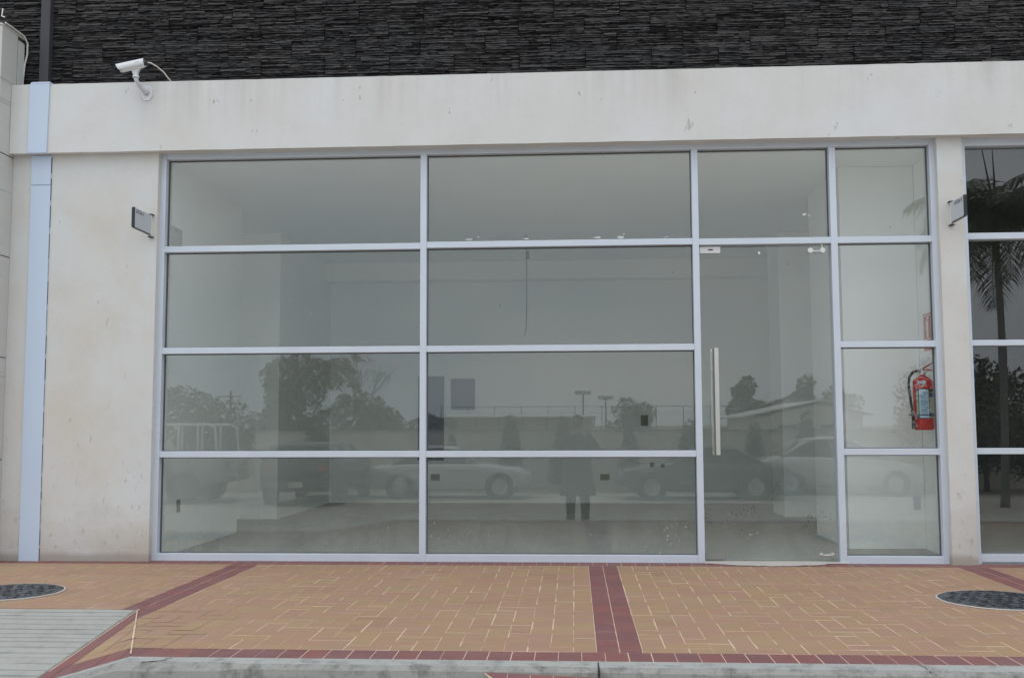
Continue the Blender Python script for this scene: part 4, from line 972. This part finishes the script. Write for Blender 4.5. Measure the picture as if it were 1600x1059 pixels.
Rr = [(.16, .12), (.15, .11), (.17, .12), (.13, .09), .055, (.072, .085), (.080, .098), (.070, .080), .065, .050, .032, .065, .050, .032, .095, .065, .045, .038, .095, .065, .045, .038]
skin_obj('body', V_, E_, Rr, M['skin'])
def loft(rings, mat, name, n=20):
    m = MB(); m.smooth = True; ids_ = [m.add([(c[0] + a * math.cos(2 * PI * k / n), c[1] + b * math.sin(2 * PI * k / n), c[2]) for k in range(n)]) for c, a, b in rings]
    for q, r_ in zip(ids_, ids_[1:]):
        for k in range(n): m.face((q + k, q + (k + 1) % n, r_ + (k + 1) % n, r_ + k))
    return m.build(name, mat, per, local=True)
coat = loft([((0, -.01, .54), .31, .20), ((0, 0, .62), .30, .195), ((0, 0, .90), .25, .175), ((0, .01, 1.10), .225, .16), ((0, 0, 1.32), .245, .165), ((0, -.01, 1.45), .22, .14), ((0, 0, 1.52), .12, .10), ((0, .01, 1.565), .075, .075)], M['coat'], 'coat')
for s_ in (-1, 1):
    m = MB(); m.smooth = True; m.tube([(.15 * s_, -.01, 1.46), (.22 * s_, 0, 1.42), (.30 * s_, .06, 1.31), (.345 * s_, .10, 1.235), (.30 * s_, .16, 1.33), (.22 * s_, .22, 1.47), (.165 * s_, .255, 1.555)], [.09, .10, .09, .085, .075, .062, .052], 14); m.build('sleeve', M['coat'], per, local=True)
    m = MB(); m.smooth = True; m.tube([(.11 * s_, 0, .84), (.118 * s_, .015, .50), (.122 * s_, -.01, .28), (.124 * s_, -.015, .07)], [.112, .088, .075, .072], 14); m.build('trouser_leg', M['trousers'], per, local=True)
    m = MB(); m.smooth = True; m.tube([(.122 * s_, -.075, .045), (.122 * s_, -.02, .055), (.126 * s_, .08, .045), (.130 * s_, .17, .032)], [.035, .046, .044, .028], 12); m.build('shoe', M['black'], per, local=True)
loft([((0, -.005, 1.70), .083, .085), ((0, -.012, 1.78), .094, .096), ((0, -.005, 1.85), .088, .092), ((0, .005, 1.895), .055, .06), ((0, .008, 1.905), .01, .01)], M['hair'], 'hair')
m = MB()
for s_ in (-1, 1): m.lathe([(.002, .118), (.013, .116), (.014, .104), (.003, .10)], (.034 * s_, 0, 1.72), 'y', 10)
m.build('eyes', M['ink'], per, local=True)
m = MB(); m.prism([(.115, 1.73), (.142, 1.675), (.112, 1.665)], 'x', -.014, .014); m.build('nose', M['skin'], per, .005, True)
m = MB(); m.box(-.025, .025, .105, .116, 1.632, 1.640); m.build('mouth', M['signred'], per, .002, True)
for s_ in (-1, 1):
    m = MB(); m.lathe([(.004, .076 * s_), (.028, .080 * s_), (.026, .090 * s_), (.006, .092 * s_)], (0, .02, 1.70), 'x', 12); m.build('ear', M['skin'], per, local=True)
    hv = [(.142 * s_, .262, 1.597), (.125 * s_, .275, 1.63), (.108 * s_, .285, 1.668)]; he = [(0, 1), (1, 2)]; hr = [.026, (.030, .018), (.030, .016)]
    skin_obj('palm_of_hand', hv, he, hr, M['skin'])
    for f in range(4):
        z_ = 1.690 - .019 * f; L_ = (.86, 1.0, .94, .74)[f]; q0 = Vector((.105 * s_, .285, z_))
        q1 = q0 + Vector((-.012 * s_, .028, .002)) * L_; q2 = q1 + Vector((-.026 * s_, .012, 0)) * L_; q3 = q2 + Vector((-.020 * s_, -.010, -.002)) * L_
        skin_obj('finger', [tuple(q) for q in (q0, q1, q2, q3)], [(0, 1), (1, 2), (2, 3)], [.0095, .009, .0085, .0075], M['skin'])
    q0 = Vector((.112 * s_, .265, 1.635)); skin_obj('thumb', [tuple(q0), tuple(q0 + Vector((-.022 * s_, -.012, .012))), tuple(q0 + Vector((-.045 * s_, -.010, .022)))], [(0, 1), (1, 2)], [.012, .011, .009], M['skin'])
cx_, cy2, cz_ = PX, PY + .285, CH - .012
dc = thing('photo_camera', 'black camera held at eye level by the person', 'camera', (cx_, PY + .24, CH - .05))
m = MB(); m.box(cx_ - .066, cx_ + .066, PY + .185, PY + .235, CH - .055, CH + .035); m.prism([(cx_ - .03, CH + .034), (cx_ + .03, CH + .034), (cx_ + .02, CH + .062), (cx_ - .02, CH + .062)], 'y', PY + .19, PY + .232); m.build('camera_body', M['dslr'], dc, .006)
m = MB(); m.lathe([(.034, PY + .234), (.036, PY + .25), (.036, PY + .315), (.033, PY + .32)], (cx_ - .0, 0, CH - .012), 'y', 22); m.build('lens', M['dslr'], dc)
m = MB(); m.lathe([(.030, PY + .3205), (.001, PY + .3215)], (cx_, 0, CH - .012), 'y', 22); m.build('front_glass', M['carglass'], dc)
